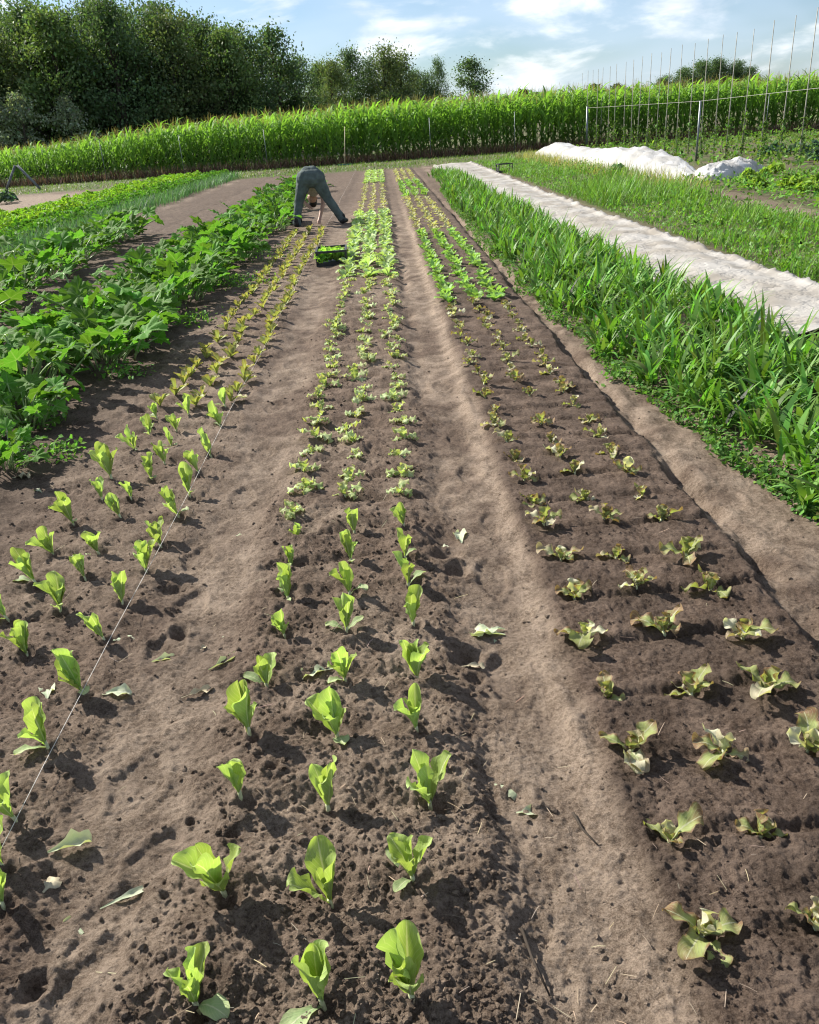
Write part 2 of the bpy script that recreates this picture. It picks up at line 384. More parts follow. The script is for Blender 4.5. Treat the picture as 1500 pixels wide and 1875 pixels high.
def fleece_mat(name, c1, c2):
    m, t = newmat(name); o = nd(t, 'ShaderNodeOutputMaterial'); p = nd(t, 'ShaderNodeBsdfPrincipled')
    n = noise(t, 1.6, 6); n2 = noise(t, 14, 5)
    c = mx(t, c1, c2, rng_map(t, n, .35, .66))
    c = mx(t, c, (.22, .18, .15, 1), mth(t, 'MULTIPLY', rng_map(t, n2, .60, .75), .35))
    t.links.new(c, p.inputs['Base Color']); p.inputs['Roughness'].default_value = .75; p.inputs['Specular IOR Level'].default_value = .2
    b = nd(t, 'ShaderNodeBump'); b.inputs['Strength'].default_value = .6; b.inputs['Distance'].default_value = .02
    cr = mth(t, 'ABSOLUTE', mth(t, 'SUBTRACT', noise(t, 3.2, 4), .5)); cr = mth(t, 'MINIMUM', cr, .08)
    t.links.new(mth(t, 'ADD', mth(t, 'MULTIPLY', cr, 9.), mth(t, 'MULTIPLY', n2, .35)), b.inputs['Height']); t.links.new(b.outputs[0], p.inputs['Normal'])
    tr = nd(t, 'ShaderNodeBsdfTranslucent'); t.links.new(c, tr.inputs[0])
    a = nd(t, 'ShaderNodeMixShader'); a.inputs[0].default_value = .25
    t.links.new(p.outputs[0], a.inputs[1]); t.links.new(tr.outputs[0], a.inputs[2]); t.links.new(a.outputs[0], o.inputs[0]); return m
MT['fleece'] = fleece_mat('beige_fleece', (.33, .295, .25, 1), (.46, .435, .40, 1)); MT['net'] = fleece_mat('white_fleece', (.40, .385, .36, 1), (.56, .56, .56, 1))
def soil_mat():
    m, t = newmat('soil'); o = nd(t, 'ShaderNodeOutputMaterial'); p = nd(t, 'ShaderNodeBsdfPrincipled')
    a = nd(t, 'ShaderNodeAttribute', attribute_name='Col')
    n1 = noise(t, 9, 6); n2 = noise(t, 70, 8, rough=.72); n3 = noise(t, 260, 4, rough=.75)
    v = mth(t, 'ADD', mth(t, 'MULTIPLY', n1, .55), mth(t, 'MULTIPLY', n2, .75))
    c = mx(t, a.outputs['Color'], rgba((.42, .38, .35)), 1., 'MULTIPLY')
    v = mth(t, 'ADD', v, mth(t, 'MULTIPLY', mth(t, 'SUBTRACT', n3, .5), .7))
    c = mx(t, c, mx(t, a.outputs['Color'], rgba((1.38, 1.37, 1.35)), 1., 'MULTIPLY'), rng_map(t, v, .42, .84))
    t.links.new(c, p.inputs['Base Color']); p.inputs['Roughness'].default_value = .95; p.inputs['Specular IOR Level'].default_value = .12
    b = nd(t, 'ShaderNodeBump'); b.inputs['Strength'].default_value = 1.; b.inputs['Distance'].default_value = .016
    t.links.new(mth(t, 'ADD', n2, mth(t, 'MULTIPLY', n3, .5)), b.inputs['Height'])
    t.links.new(b.outputs[0], p.inputs['Normal']); t.links.new(p.outputs[0], o.inputs[0]); return m
MT['soil'] = soil_mat()

# ------------------------------------------------------------------ where the lettuces stand (photo pixels of the stem bases -> ground)
ORD = ['', 'first', 'second', 'third', 'fourth', 'fifth', 'sixth', 'seventh', 'eighth', 'ninth', 'tenth', 'eleventh', 'twelfth', 'thirteenth',
       'fourteenth', 'fifteenth', 'sixteenth', 'seventeenth', 'eighteenth', 'nineteenth']
TENS = {20: 'twent', 30: 'thirt', 40: 'fort', 50: 'fift', 60: 'sixt', 70: 'sevent', 80: 'eight', 90: 'ninet'}
def ordinal(n):
    if n < 20: return ORD[n]
    b = n // 10 * 10
    return TENS[b] + 'ieth' if n == b else TENS[b] + 'y-' + ORD[n - b]
MID = {'left': [(357, 1827, 1.12), (409, 1625, 1.05), (441, 1463, .98), (457, 1345, .98), (487, 1243, .95), (520, 1156, .72), (527, 1090, .9), (533, 1028, .6), (545, 978, .55)],
       'middle': [(590, 1832, 1.0), (604, 1640, .98), (601, 1475, 1.08), (617, 1340, .98), (632, 1243, .9), (635, 1158, .92), (641, 1090, .92), (643, 1025, .9), (649, 970, .95)],
       'right': [(756, 1832, 1.05), (757, 1612, 1.0), (787, 1460, 1.02), (763, 1336, .9), (763, 1228, 1.1), (757, 1145, 1.0), (748, 1072, .98), (742, 1022, .8), (740, 970, .85)]}
LEFT = {'left': [(10, 1122, .9), (62, 1055, .95), (95, 1000, .95), (132, 950, .98), (185, 905, .8), (202, 868, 1.2), (246, 815, .9), (272, 786, .8), (286, 760, .85)],
        'middle': [(2, 1650, .8), (3, 1580, .8), (45, 1185, .85), (107, 1105, 1.05), (153, 1050, .8), (178, 998, .95), (218, 935, 1.0), (238, 902, .8), (275, 865, 1.0), (300, 838, .85), (312, 805, .7), (322, 782, .75), (345, 755, .9)],
        'right': [(25, 1490, 1.0), (85, 1360, .98), (150, 1262, 1.02), (190, 1165, .85), (222, 1097, .95), (265, 1035, .98), (292, 985, .9), (325, 935, 1.05), (345, 895, 1.0), (362, 856, .85), (385, 825, 1.0), (402, 770, .9), (412, 740, .9)]}
RIGHT = {'left': [(1283, 1715), (1227, 1545), (1155, 1380), (1113, 1275), (1070, 1170), (1052, 1095), (1027, 1030), (995, 970), (975, 925), (960, 885), (944, 845), (928, 812), (906, 782), (905, 757), (888, 730), (887, 708)],
         'middle': [(1491, 1705), (1392, 1525), (1325, 1385), (1267, 1272), (1217, 1165), (1165, 1085), (1128, 1025), (1105, 960), (1070, 920), (1052, 872), (1025, 842), (1010, 811), (992, 782), (970, 728), (944, 702)],
         'right': [(1475, 1382), (1400, 1272), (1360, 1172), (1300, 1085), (1255, 1027), (1210, 957), (1177, 912), (1145, 872), (1120, 838), (1097, 803), (1077, 777), (1050, 747), (1032, 723), (1028, 712)]}
SHD = np.array([-SUN_DIR.x, -SUN_DIR.y]) / math.hypot(SUN_DIR.x, SUN_DIR.y)
for bed in (MID, LEFT):
    for row in bed.values():
        for i, (px, py, s) in enumerate(row):
            x, y = G(px, py); row[i] = (x, y, s); PITS.append((x + .018, y - .022, rng.uniform(.026, .038), rng.uniform(.014, .026)))
for row in RIGHT.values():
    for i, (px, py) in enumerate(row):
        x, y = G(px, py); row[i] = (x, y, rng.uniform(.85, 1.1)); PITS.append((x + .02, y - .01, rng.uniform(.022, .034), rng.uniform(.01, .02)))
for px, py, r, dp in [(65, 1795, .03, .035), (345, 1490, .012, .02), (425, 1530, .02, .02), (300, 1630, .012, .012), (85, 1590, .03, .015), (285, 1370, .012, .01),
                      (255, 745, .09, .045), (150, 770, .06, .03), (500, 1415, .02, .02), (1310, 1550, .02, .02), (945, 1440, .03, .02), (850, 1190, .05, .04), (835, 1040, .05, .04), (815, 1010, .05, .035), (870, 1230, .03, .025), (330, 1150, .035, .03), (310, 1070, .06, .02), (820, 1470, .05, .03)]:
    x, y = G(px, py); PITS.append((x, y, r, dp))
for px, py, a, L, w, dp in [(300, 1180, 15, .30, .11, .016), (345, 1100, 10, .28, .11, .014), (270, 1580, 25, .30, .12, .015), (190, 1680, 25, .34, .12, .014), (150, 1790, 28, .30, .11, .014), (360, 1010, 8, .3, .11, .014),
                            (960, 1620, -8, .36, .13, .012), (990, 1760, -10, .30, .12, .012), (935, 1480, -6, .26, .11, .012), (900, 1050, -4, .30, .12, .016), (930, 1230, -6, .3, .12, .014), (905, 950, -4, .26, .11, .014), (860, 860, -3, .28, .11, .015),
                            (440, 900, 4, .28, .11, .014), (480, 820, 4, .28, .11, .016), (500, 740, 3, .28, .11, .016), (535, 660, 2, .3, .12, .018), (840, 790, -3, .28, .11, .015), (810, 700, -3, .28, .11, .015), (250, 1420, 18, .3, .12, .013), (1400, 1010, -20, .3, .12, .014), (1330, 900, -20, .3, .12, .014)]:
    x, y = G(px, py); FOOT.append((x, y, R_(a * .6), L, w, dp * .7))

# ------------------------------------------------------------------ ground: one sheet, finest near the viewer, out to the horizon
phi = np.concatenate([np.linspace(73, 60, 8)[:-1], np.linspace(60, 2.0, 850)[:-1], np.linspace(2.0, .35, 30)])
rad = np.concatenate([np.linspace(.15, 1.5, 8)[:-1], 1. + EYE / np.tan(np.radians(phi)), np.array([400, 600, 1000, 2000, 5000.])])
th = np.concatenate([np.linspace(-180, -34, 40)[:-1], np.linspace(-34, 34, 700), np.linspace(34, 180, 40)[1:-1]])
RR, TH = np.meshgrid(rad, np.radians(th), indexing='ij')
gx, gy = (RR * np.sin(TH)).ravel(), (RR * np.cos(TH) - 1.).ravel()
gz = np.zeros_like(gx); nearm = (RR.ravel() < 60)
gz[nearm] = height(gx[nearm], gy[nearm])
gz *= 1 - sst(45, 60, np.hypot(gx, gy))
def ground_color(x, y):
    mid, right, left, end = zone_beds(x, y)
    dark = np.array([.128, .094, .072]); dry = np.array([.238, .186, .143]); fine_ = np.array([.106, .077, .060])
    n = fbm(x * 1.6, y * 1.6, 4, 200); n2 = fbm(x * 6, y * 6, 3, 210)
    dn = np.clip(.42 + 1.0 * n + .5 * n2, 0, 1)
    c = dark[None] * (1 - dn[:, None]) + dry[None] * dn[:, None] * .95
    path = np.clip(band(x, -1.05, 2.0, .08) - mid - right - left, 0, 1)
    pk = (np.clip(path * (.42 + 1.1 * n2 + .8 * n), 0, 1))[:, None]; c = c * (1 - pk) + dry[None] * pk
    lip = (np.exp(-((x + .03 * fbm(x * 0 + 1.3, y * 1.7, 3, 70) - .45) / .055) ** 2) * end * .9)[:, None]; c = c * (1 - lip) + dry[None] * 1.12 * lip
    mk = (mid * np.clip(.60 - 1.1 * n - .5 * n2, .1, 1))[:, None]; c = c * (1 - mk) + dark[None] * 1.12 * mk
    c = c * (1 - (right * .92)[:, None]) + (fine_[None] * (1 + .5 * n2[:, None])) * (right * .92)[:, None]
    lk = (left * np.clip(.45 - .6 * n, .05, .9))[:, None]; c = c * (1 - lk) + dark[None] * 1.2 * lk
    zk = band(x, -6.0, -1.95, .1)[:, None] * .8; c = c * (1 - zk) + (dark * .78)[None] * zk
    dl = (band(x, -15, -10.5, .2) * (1 - sst(36, 38, y)))[:, None]; c = c * (1 - dl) + dry[None] * dl
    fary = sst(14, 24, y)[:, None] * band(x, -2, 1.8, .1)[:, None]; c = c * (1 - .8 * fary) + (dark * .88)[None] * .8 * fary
    grass = np.array([.07, .10, .028]); tg = np.clip(.6 + n, .2, 1)[:, None]
    gm = np.clip(sst(38.7, 39.6, y + .6 * n2) + sst(3.9, 4.2, x) * (1 - band(x - .05 * (y - 14), 6.35, 7.0, .2) * (1 - sst(19, 23, y))) + sst(-15.5, -16.5, x), 0, 1)[:, None] * tg
    c = c * (1 - gm) + grass[None] * gm
    return np.clip(c, .01, .9)
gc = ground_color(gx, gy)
nr, nth = len(rad), len(th)
idx = np.arange(nr * nth).reshape(nr, nth); nxt = np.roll(idx, -1, 1)
Q = np.stack([idx[:-1], nxt[:-1], nxt[1:], idx[1:]], -1).reshape(-1, 4)[:, ::-1]
cv = len(gx); gx = np.append(gx, 0); gy = np.append(gy, -1.); gz = np.append(gz, 0); gc = np.vstack([gc, gc[:1]])
T = np.stack([idx[0], nxt[0], np.full(nth, cv)], -1)
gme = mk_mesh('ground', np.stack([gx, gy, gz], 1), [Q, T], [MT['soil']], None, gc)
set_props(link('ground', gme), kind='structure')

# loose crumbs of earth lying on it
ico_v = []
tt = (1 + 5 ** .5) / 2
ico_v = np.array([(-1, tt, 0), (1, tt, 0), (-1, -tt, 0), (1, -tt, 0), (0, -1, tt), (0, 1, tt), (0, -1, -tt), (0, 1, -tt), (tt, 0, -1), (tt, 0, 1), (-tt, 0, -1), (-tt, 0, 1)]) / math.hypot(1, tt)
ico_f = np.array([(0, 11, 5), (0, 5, 1), (0, 1, 7), (0, 7, 10), (0, 10, 11), (1, 5, 9), (5, 11, 4), (11, 10, 2), (10, 7, 6), (7, 1, 8), (3, 9, 4), (3, 4, 2), (3, 2, 6), (3, 6, 8), (3, 8, 9), (4, 9, 5), (2, 4, 11), (6, 2, 10), (8, 6, 7), (9, 8, 1)])
n = 26000
ang = rng.uniform(R_(-42), R_(44), n); dd = 1.0 + 7.0 * rng.uniform(0, 1, n) ** 2.1
cx, cy = dd * np.sin(ang), dd * np.cos(ang)
cm, cr, cl, ce = zone_beds(cx, cy)
keep = rng.uniform(0, 1, n) < np.clip(.12 + .8 * cm + .35 * cr + .5 * cl, 0, 1) * (cx > -3) * (cx < 2)
cx, cy = cx[keep], cy[keep]; n = len(cx)
sz = .0022 + .0085 * rng.uniform(0, 1, n) ** 3.6
sz *= 1 - .35 * cr[keep]
Vc = ico_v[None] * (1 + rng.normal(0, .22, (n, 12, 1))) * sz[:, None, None] * np.array([1, 1, .75])
Vc = Vc + np.stack([cx, cy, height(cx, cy) + sz * .3], 1)[:, None]
cc = ground_color(cx, cy) * rng.uniform(.75, 1.15, (n, 1))
cme = mk_mesh('crumbs', Vc.reshape(-1, 3), (ico_f[None] + np.arange(n)[:, None, None] * 12).reshape(-1, 3), [MT['soil']], None, np.repeat(cc, 12, 0), False)
set_props(link('soil_crumbs', cme), 'loose brown crumbs of earth scattered over the beds', 'soil', kind='stuff')

# ------------------------------------------------------------------ leaves
def leaf_geo(L, W, th0, bend, cup, ruf, rf, nl=8, nw=6, r=rng, peak=.7, base=.13, sweep=0., lobes=0., twist=0.):
    v = np.sin(np.linspace(0, 1, nl + 1) * math.pi / 2) ** .9; v[0] = 0
    a = np.where(v < peak, base + (1 - base) * sst(0, 1, np.clip((v - .05) / (peak - .05), 0, 1)), np.sqrt(np.maximum(1 - ((v - peak) / (1 - peak)) ** 2, .015)))
    a = a * (1 + lobes * np.sin(v * rf * 5 + r.uniform(0, 6)) * sst(.2, .5, v))
    th = R_(th0) - R_(bend) * v ** 1.4
    ds = np.diff(v, prepend=0) * L
    cy = np.cumsum(np.cos(th) * ds); cz = np.cumsum(np.sin(th) * ds)
    u = np.linspace(-1, 1, nw + 1); p1, p2 = r.uniform(0, 6, 2)
    V = np.zeros((nl + 1, nw + 1, 3)); UV = np.zeros((nl + 1, nw + 1, 2))
    for j, uu in enumerate(u):
        off = cup * W * a * abs(uu) ** 1.8 + ruf * W * abs(uu) ** 2 * np.sin(2 * math.pi * rf * v + (p1 if uu < 0 else p2)) * sst(.1, .4, v)
        off = off + .035 * W * np.sin(v * 9 + uu * 4 + p1) * a
        xo = uu * W * .5 * a * (1 - .12 * abs(cup) * abs(uu))
        V[:, j, 0] = xo * math.cos(twist) + sweep * L * v ** 2
        V[:, j, 1] = cy - np.sin(th) * off; V[:, j, 2] = cz + np.cos(th) * off + xo * math.sin(twist) * v
        UV[:, j, 0] = (uu + 1) / 2; UV[:, j, 1] = v
    i = np.arange((nl + 1) * (nw + 1)).reshape(nl + 1, nw + 1)
    Q = np.stack([i[:-1, :-1], i[:-1, 1:], i[1:, 1:], i[1:, :-1]], -1).reshape(-1, 4)
    return V.reshape(-1, 3), Q, UV.reshape(-1, 2)
def leaf_mesh(name, mat, **kw):
    V, Q, U = leaf_geo(**kw); return mk_mesh(name, V, Q, [mat], U)
r1 = np.random.default_rng(3)
ROM_IN = [leaf_mesh('romaine_inner', MT['romaine'], L=.150, W=.060 + .012 * r1.uniform(-1, 1), th0=r1.uniform(76, 92), bend=r1.uniform(-6, 22), cup=r1.uniform(.15, .42), ruf=.11, lobes=.05, twist=r1.uniform(-.4, .4), rf=3.2, nl=12, nw=8, r=r1, sweep=r1.uniform(-.06, .06)) for _ in range(6)]
ROM_OUT = [leaf_mesh('romaine_outer', MT['romaine'], L=.148, W=.072 + .012 * r1.uniform(-1, 1), th0=r1.uniform(62, 80), bend=r1.uniform(0, 45), cup=r1.uniform(.02, .32), ruf=.12, lobes=.06, twist=r1.uniform(-.5, .5), rf=3., nl=12, nw=8, r=r1, sweep=r1.uniform(-.1, .1)) for _ in range(6)]
ROM_LOW = [leaf_mesh('romaine_low', MT['romaine_pale'], L=.115, W=.052, th0=r1.uniform(30, 55), bend=r1.uniform(35, 80), cup=.12, ruf=.08, rf=2.6, r=r1, sweep=r1.uniform(-.1, .1)) for _ in range(4)]
RED_IN = [leaf_mesh('red_inner', MT['red'], L=.085, W=.052, th0=r1.uniform(70, 84), bend=r1.uniform(5, 35), cup=.35, ruf=.22, rf=3.0, nl=14, nw=8, r=r1, lobes=.13, base=.16) for _ in range(5)]
RED_OUT = [leaf_mesh('red_outer', MT['red'], L=.108, W=.060, th0=r1.uniform(40, 60), bend=r1.uniform(45, 95), cup=.15, ruf=.20, rf=2.6, nl=14, nw=8, r=r1, lobes=.15, base=.16, sweep=r1.uniform(-.12, .12), twist=r1.uniform(-.6, .6)) for _ in range(6)]
FRI_IN = [leaf_mesh('frilly_inner', MT['frilly'], L=.090, W=.060, th0=r1.uniform(66, 82), bend=r1.uniform(20, 60), cup=.25, ruf=.26, rf=3.4, nl=14, nw=8, r=r1, lobes=.12, base=.18) for _ in range(5)]
FRI_OUT = [leaf_mesh('frilly_outer', MT['frilly'], L=.125, W=.066, th0=r1.uniform(45, 66), bend=r1.uniform(80, 130), cup=-.1, ruf=.25, rf=3.4, nl=14, nw=8, r=r1, lobes=.14, base=.18, sweep=r1.uniform(-.15, .15), twist=r1.uniform(-.6, .6)) for _ in range(6)]
sv_, sq_, st_ = tube([(0, 0, -.03), (0, 0, .0), (.002, 0, .022)], [.007, .0065, .005], 6)
STEM = mk_mesh('stem', sv_, [sq_, st_], [MT['stem']])
def lean(az, tilt):
    """rotation that tips a plant by tilt towards azimuth az (clockwise from +Y)"""
    ax = Vector((math.cos(az), -math.sin(az), 0)); return Matrix.Rotation(-tilt, 4, ax)
def plant(name, x, y, s, leaves, tilt, taz, label, cat, group=None, z=None, spin=None, zs=1.):
    root = empty(name, (x, y, (hz(x, y) if z is None else z) - .004))
    root.rotation_euler = (lean(taz, tilt) @ Matrix.Rotation(rng.uniform(0, 6.28) if spin is None else spin, 4, 'Z')).to_euler()
    root.scale = (s, s, s * zs); set_props(root, label, cat, group)
    for me, az, sc_, dz in leaves:
        link('leaf', me, root, (0, 0, dz), (0, 0, az), sc_)
    link('stem', STEM, root)
    return root
def pick(a): return a[int(rng.integers(len(a)))]
def romaine_leaves(n_in, n_out, n_low):
    o = []; a = rng.uniform(0, 6.28)
    for k in range(n_in): a += 2.4 + rng.normal(0, .5); o.append((pick(ROM_IN), a, rng.uniform(.55, 1.04), .004))
    for k in range(n_out): a += 2.4 + rng.normal(0, .5); o.append((pick(ROM_OUT), a, rng.uniform(.55, 1.0), .003))
    for k in range(n_low): a += 2.2 + rng.normal(0, .4); o.append((pick(ROM_LOW), a, rng.uniform(.6, 1.), .002))
    return o
def mixed(IN, OUT, a_, b_):
    o = []; a = rng.uniform(0, 6.28)
    for k in range(a_): a += 2.4 + rng.normal(0, .25); o.append((pick(IN), a, rng.uniform(.6, 1.05), .004))
    for k in range(b_): a += 2.4 + rng.normal(0, .35); o.append((pick(OUT), a, rng.uniform(.65, 1.15), .003))
    return o
for bn, bed, grp in (('middle', MID, 'romaine seedlings at the front of the middle bed'), ('left', LEFT, 'romaine seedlings at the front of the left bed')):
    for rn, row in bed.items():
        for i, (x, y, s) in enumerate(row):
            t = rng.uniform(.02, .16) if bn == 'middle' else rng.uniform(.10, .34)
            plant('romaine_seedling', x, y, s * 1.04, romaine_leaves(int(rng.integers(2, 4)), int(rng.integers(2, 4)), int(rng.choice([0, 0, 0, 1, 1, 2]))), t, SUN_AZ + rng.normal(-.2, .5),
                  f'upright bright green lettuce, {ordinal(i + 1)} from the front in the {bn} bed, {rn} row', 'lettuce', grp, zs=rng.uniform(1.05, 1.25))
# right bed: red leaf lettuces; beyond the measured ones they go on at the same spacing
XR = {'left': .59, 'middle': .84, 'right': 1.09}; XM = {'left': -.51, 'middle': -.255, 'right': -.005}; XL = {'left': -1.63, 'middle': -1.395, 'right': -1.15}
for rn, row in RIGHT.items():
    y = row[-1][1] + .27
    while y < 8.15: row.append((XR[rn] + rng.normal(0, .015), y + rng.normal(0, .03), rng.uniform(.75, .95))); y += rng.uniform(.24, .31)
    for i, (x, y, s) in enumerate(row):
        plant('red_leaf_lettuce', x, y, s * 1.0, mixed(RED_IN, RED_OUT, int(rng.integers(2, 5)), int(rng.integers(2, 5))), rng.uniform(0, .25), rng.uniform(0, 6.28),
              f'small limp brown-edged lettuce, {ordinal(i + 1)} from the front in the right bed, {rn} row', 'lettuce', 'red leaf lettuces at the front of the right bed')
# middle bed: wilting frilly lettuces
for rn, x0 in XM.items():
    y = 3.72 if rn != 'left' else 3.55; i = 0
    while y < 10.4:
        i += 1
        plant('wilting_lettuce', x0 + rng.normal(0, .03), y, rng.uniform(.68, 1.02), mixed(FRI_IN, FRI_OUT, int(rng.integers(1, 4)), int(rng.integers(3, 6))), rng.uniform(0, .3), rng.uniform(0, 6.28),
              f'wilting pale frilly lettuce, {ordinal(i)} of its stretch in the middle bed, {rn} row', 'lettuce', 'wilting frilly lettuces of the middle bed')
        y += rng.uniform(.24, .30)
# farther plants show no separate leaves: one mesh each, shared
def far_plant(name, mat, n, L, W_, th, bend, seed, ruf=.2):
    r = np.random.default_rng(seed); g = Geo(); a = r.uniform(0, 6)
    for k in range(n):
        V, Q, U = leaf_geo(L * r.uniform(.7, 1.1), W_ * r.uniform(.8, 1.2), th + r.uniform(-14, 14), bend * r.uniform(.6, 1.4), .2, ruf, 3, 4, 4, r, lobes=.1)
        a += 2.4 + r.normal(0, .3); c, s = math.cos(a), math.sin(a)
        g.add(np.stack([V[:, 0] * c - V[:, 1] * s, V[:, 0] * s + V[:, 1] * c, V[:, 2]], 1), Q, None, U)
    return g.mesh(name, [mat])
def variants(mat, n, L, W_, th, bend, seed, ruf=.2): return [far_plant('seedling', mat, n, L, W_, th, bend, seed + k, ruf) for k in range(5)]
FP = {'pale': variants(MT['far_pale'], 9, .17, .095, 55, 60, 10), 'green': variants(MT['far_green'], 7, .115, .062, 62, 45, 30),
      'yellow': variants(MT['far_yellow'], 6, .105, .045, 68, 35, 50), 'tan': variants(MT['far_tan'], 5, .09, .045, 50, 70, 70, .3)}
def far_row(x0, y0, y1, step, kind, name, label, group, smin=.85, smax=1.15, jx=.02, share=False, start=0):
    y = y0; i = start
    while y < y1:
        i += 1; x = x0 + rng.normal(0, jx)
        o = link(name, pick(FP[kind]), None, (x, y, hz(x, y) - .004), (rng.normal(0, .12), rng.normal(0, .12), rng.uniform(0, 6.28)), rng.uniform(smin, smax))
        set_props(o, label if share else label.format(ordinal(i)), 'lettuce', group); y += step * rng.uniform(.85, 1.15)
for rn in ('left', 'middle', 'right'):
    far_row(XL[rn], 5.55, 16.2, .27, 'yellow', 'red_leaf_seedling', 'small yellow-brown lettuce, {} of its stretch in the left bed, %s row' % rn, 'yellow-brown seedlings of the left bed', .85, 1.2)
    far_row(XM[rn], 10.5, 18.6, .26, 'pale', 'pale_lettuce', 'full pale green lettuce, {} of its stretch in the middle bed, %s row' % rn, 'pale full lettuces of the middle bed', .68, .98, .02)
    far_row(XM[rn], 19.0, 29, .36, 'tan', 'far_lettuce', 'tiny tan seedling in the far %s row of the middle bed, beyond the pale lettuces' % rn, 'far seedlings of the middle bed, %s row' % rn, .8, 1.2, share=True)
    far_row(XM[rn], 29.2, 37.6, .40, 'pale', 'far_lettuce', 'pale lettuce in the %s row at the far end of the middle bed' % rn, 'far end lettuces of the middle bed, %s row' % rn, .7, .95, share=True)
    far_row(XR[rn], 8.3, 14.4, .19, 'green', 'green_lettuce', 'small fresh green lettuce, {} of its stretch in the right bed, %s row' % rn, 'green lettuces of the right bed', .85, 1.15)
    far_row(XR[rn], 14.6, 22, .30, 'tan', 'far_lettuce', 'small tan seedling in the %s row beyond the green stretch of the right bed' % rn, 'tan seedlings of the right bed, %s row' % rn, .95, 1.3, share=True)
    far_row(XR[rn], 22.2, 28.5, .30, 'green', 'far_lettuce', 'green lettuce of the far green stretch in the right bed, %s row' % rn, 'far green lettuces of the right bed, %s row' % rn, 1., 1.3, share=True)
    far_row(XR[rn], 28.8, 37.6, .42, 'tan', 'far_lettuce', 'tiny tan seedling at the far end of the right bed, %s row' % rn, 'far end seedlings of the right bed, %s row' % rn, 1., 1.4, share=True)

# ------------------------------------------------------------------ leaves dropped on the soil, dry bits
def flat_leaf(seed, L, W_, mat, bend=15., ruf=.14, cup=.1):
    r = np.random.default_rng(seed); V, Q, U = leaf_geo(L, W_, 7, bend * .6, cup, ruf, 2.5, 8, 6, r, lobes=.08); return mk_mesh('dropped_leaf', V, Q, [mat], U)
for k, (px, py, az, L, W_, mt, lab) in enumerate([
    (925, 1140, -100, .13, .055, 'fallen', 'pale green leaf lying on the right path, topmost of a heap of leaves'),
    (925, 1150, -75, .13, .06, 'fallen', 'pale lettuce leaf lying lowest in a heap on the right path'),
    (900, 1135, 160, .13, .06, 'fallen', 'fresh lettuce leaf pointing to the viewer in the heap on the right path'),
    (905, 1415, 120, .10, .055, 'fallen', 'bright dropped lettuce leaf beside a small one on the right path'),
    (945, 1472, 90, .07, .04, 'fallen', 'small bright dropped leaf below a bigger one on the right path'),
    (845, 985, 0, .10, .06, 'fallen', 'pointed pale leaf lying on the right path between middle and right bed'),
    (825, 992, -60, .05, .03, 'fallen', 'tiny pale leaf scrap by a pointed leaf on the right path'),
    (380, 1218, 50, .14, .04, 'fallen', 'long wilted whitish leaf lying on the left path'),
    (330, 1268, 65, .11, .035, 'dryleaf', 'shrivelled whitish leaf below a long one on the left path'),
    (275, 1200, 75, .08, .04, 'fallen', 'small flat pale leaf on the left path near the string'),
    (85, 1275, -20, .08, .055, 'fallen', 'round pale leaf lying left of the third lettuce by the string'),
    (185, 1268, 85, .10, .05, 'fallen', 'folded pale leaf lying in shade right of the string'),
    (85, 1555, 70, .11, .055, 'fallen', 'bluish limp leaf lying in a plant shadow near the string'),
    (75, 1625, 20, .06, .05, 'dryleaf', 'curled beige leaf lying below the limp bluish leaf'),
    (175, 1640, 62, .13, .022, 'fallen', 'narrow whitish leaf rib lying on the left path'),
    (145, 1690, -60, .07, .06, 'fallen', 'small round pale leaf near the bottom left of the left path'),
    (205, 1165, 80, .09, .055, 'fallen', 'pale leaf dropped across the string beside a lettuce'),
    (430, 970, 70, .05, .035, 'fallen', 'small whitish leaf scrap on the left path, higher up'),
    (405, 1155, 80, .05, .03, 'fallen', 'small whitish scrap just above the long wilted leaf'),
    (845, 1212, 90, .08, .03, 'dryleaf', 'dry brown leaf curl on the right path edge'),
    (610, 1222, -95, .12, .045, 'fallen', 'pale limp leaf lying left of a lettuce in the middle row'),
    (365, 1180, 30, .03, .02, 'dryleaf', 'tan crumb of leaf on the left path'),
    (75, 895, -45, .09, .03, 'fallen', 'white-stalked leaf lying near the dark courgette leaves'),
    (20, 870, 80, .10, .06, 'dryleaf', 'dry brown leaf lying under the courgette leaves')]):
    x, y = G(px, py)
    o = link('dropped_leaf', flat_leaf(500 + k, L, W_, MT[mt], float(rng.uniform(20, 75)), float(rng.uniform(.12, .3)), float(rng.uniform(-.2, .45))), None, (x, y, hz(x, y) + .004), (rng.normal(0, .08), rng.normal(0, .08), -R_(az)))
    set_props(o, lab, 'leaf', 'leaves dropped on the soil')
g = Geo(); n = 300
a_ = rng.uniform(R_(-32), R_(32), n); d_ = 1.05 + 6 * rng.uniform(0, 1, n) ** 1.6
bx, by = d_ * np.sin(a_), d_ * np.cos(a_); kk = (bx > -2) & (bx < 1.7); bx, by = bx[kk], by[kk]; n = len(bx)
V, Q, U, C = blades(np.stack([bx, by, height(bx, by) + .006], 1), rng.uniform(0, 6.28, n), rng.uniform(.015, .06, n), rng.uniform(.001, .0025, n), rng.normal(.1, .15, n), rng.normal(.2, .3, n), 2, jit((.42, .34, .24), n, .2), .6)
g.add(V, Q, None, U, C); set_props(link('straw_bits', g.mesh('straw_bits', [MT['straw']])), 'thin dry bits of straw and root on the soil', 'straw', kind='stuff')
V_, Q_, T_ = tube([(*G(1075, 1450), .0), (G(1075, 1450)[0] - .02, G(1075, 1450)[1] - .10, .012), (G(1075, 1450)[0] - .01, G(1075, 1450)[1] - .17, .006)], [.004, .004, .003], 5)
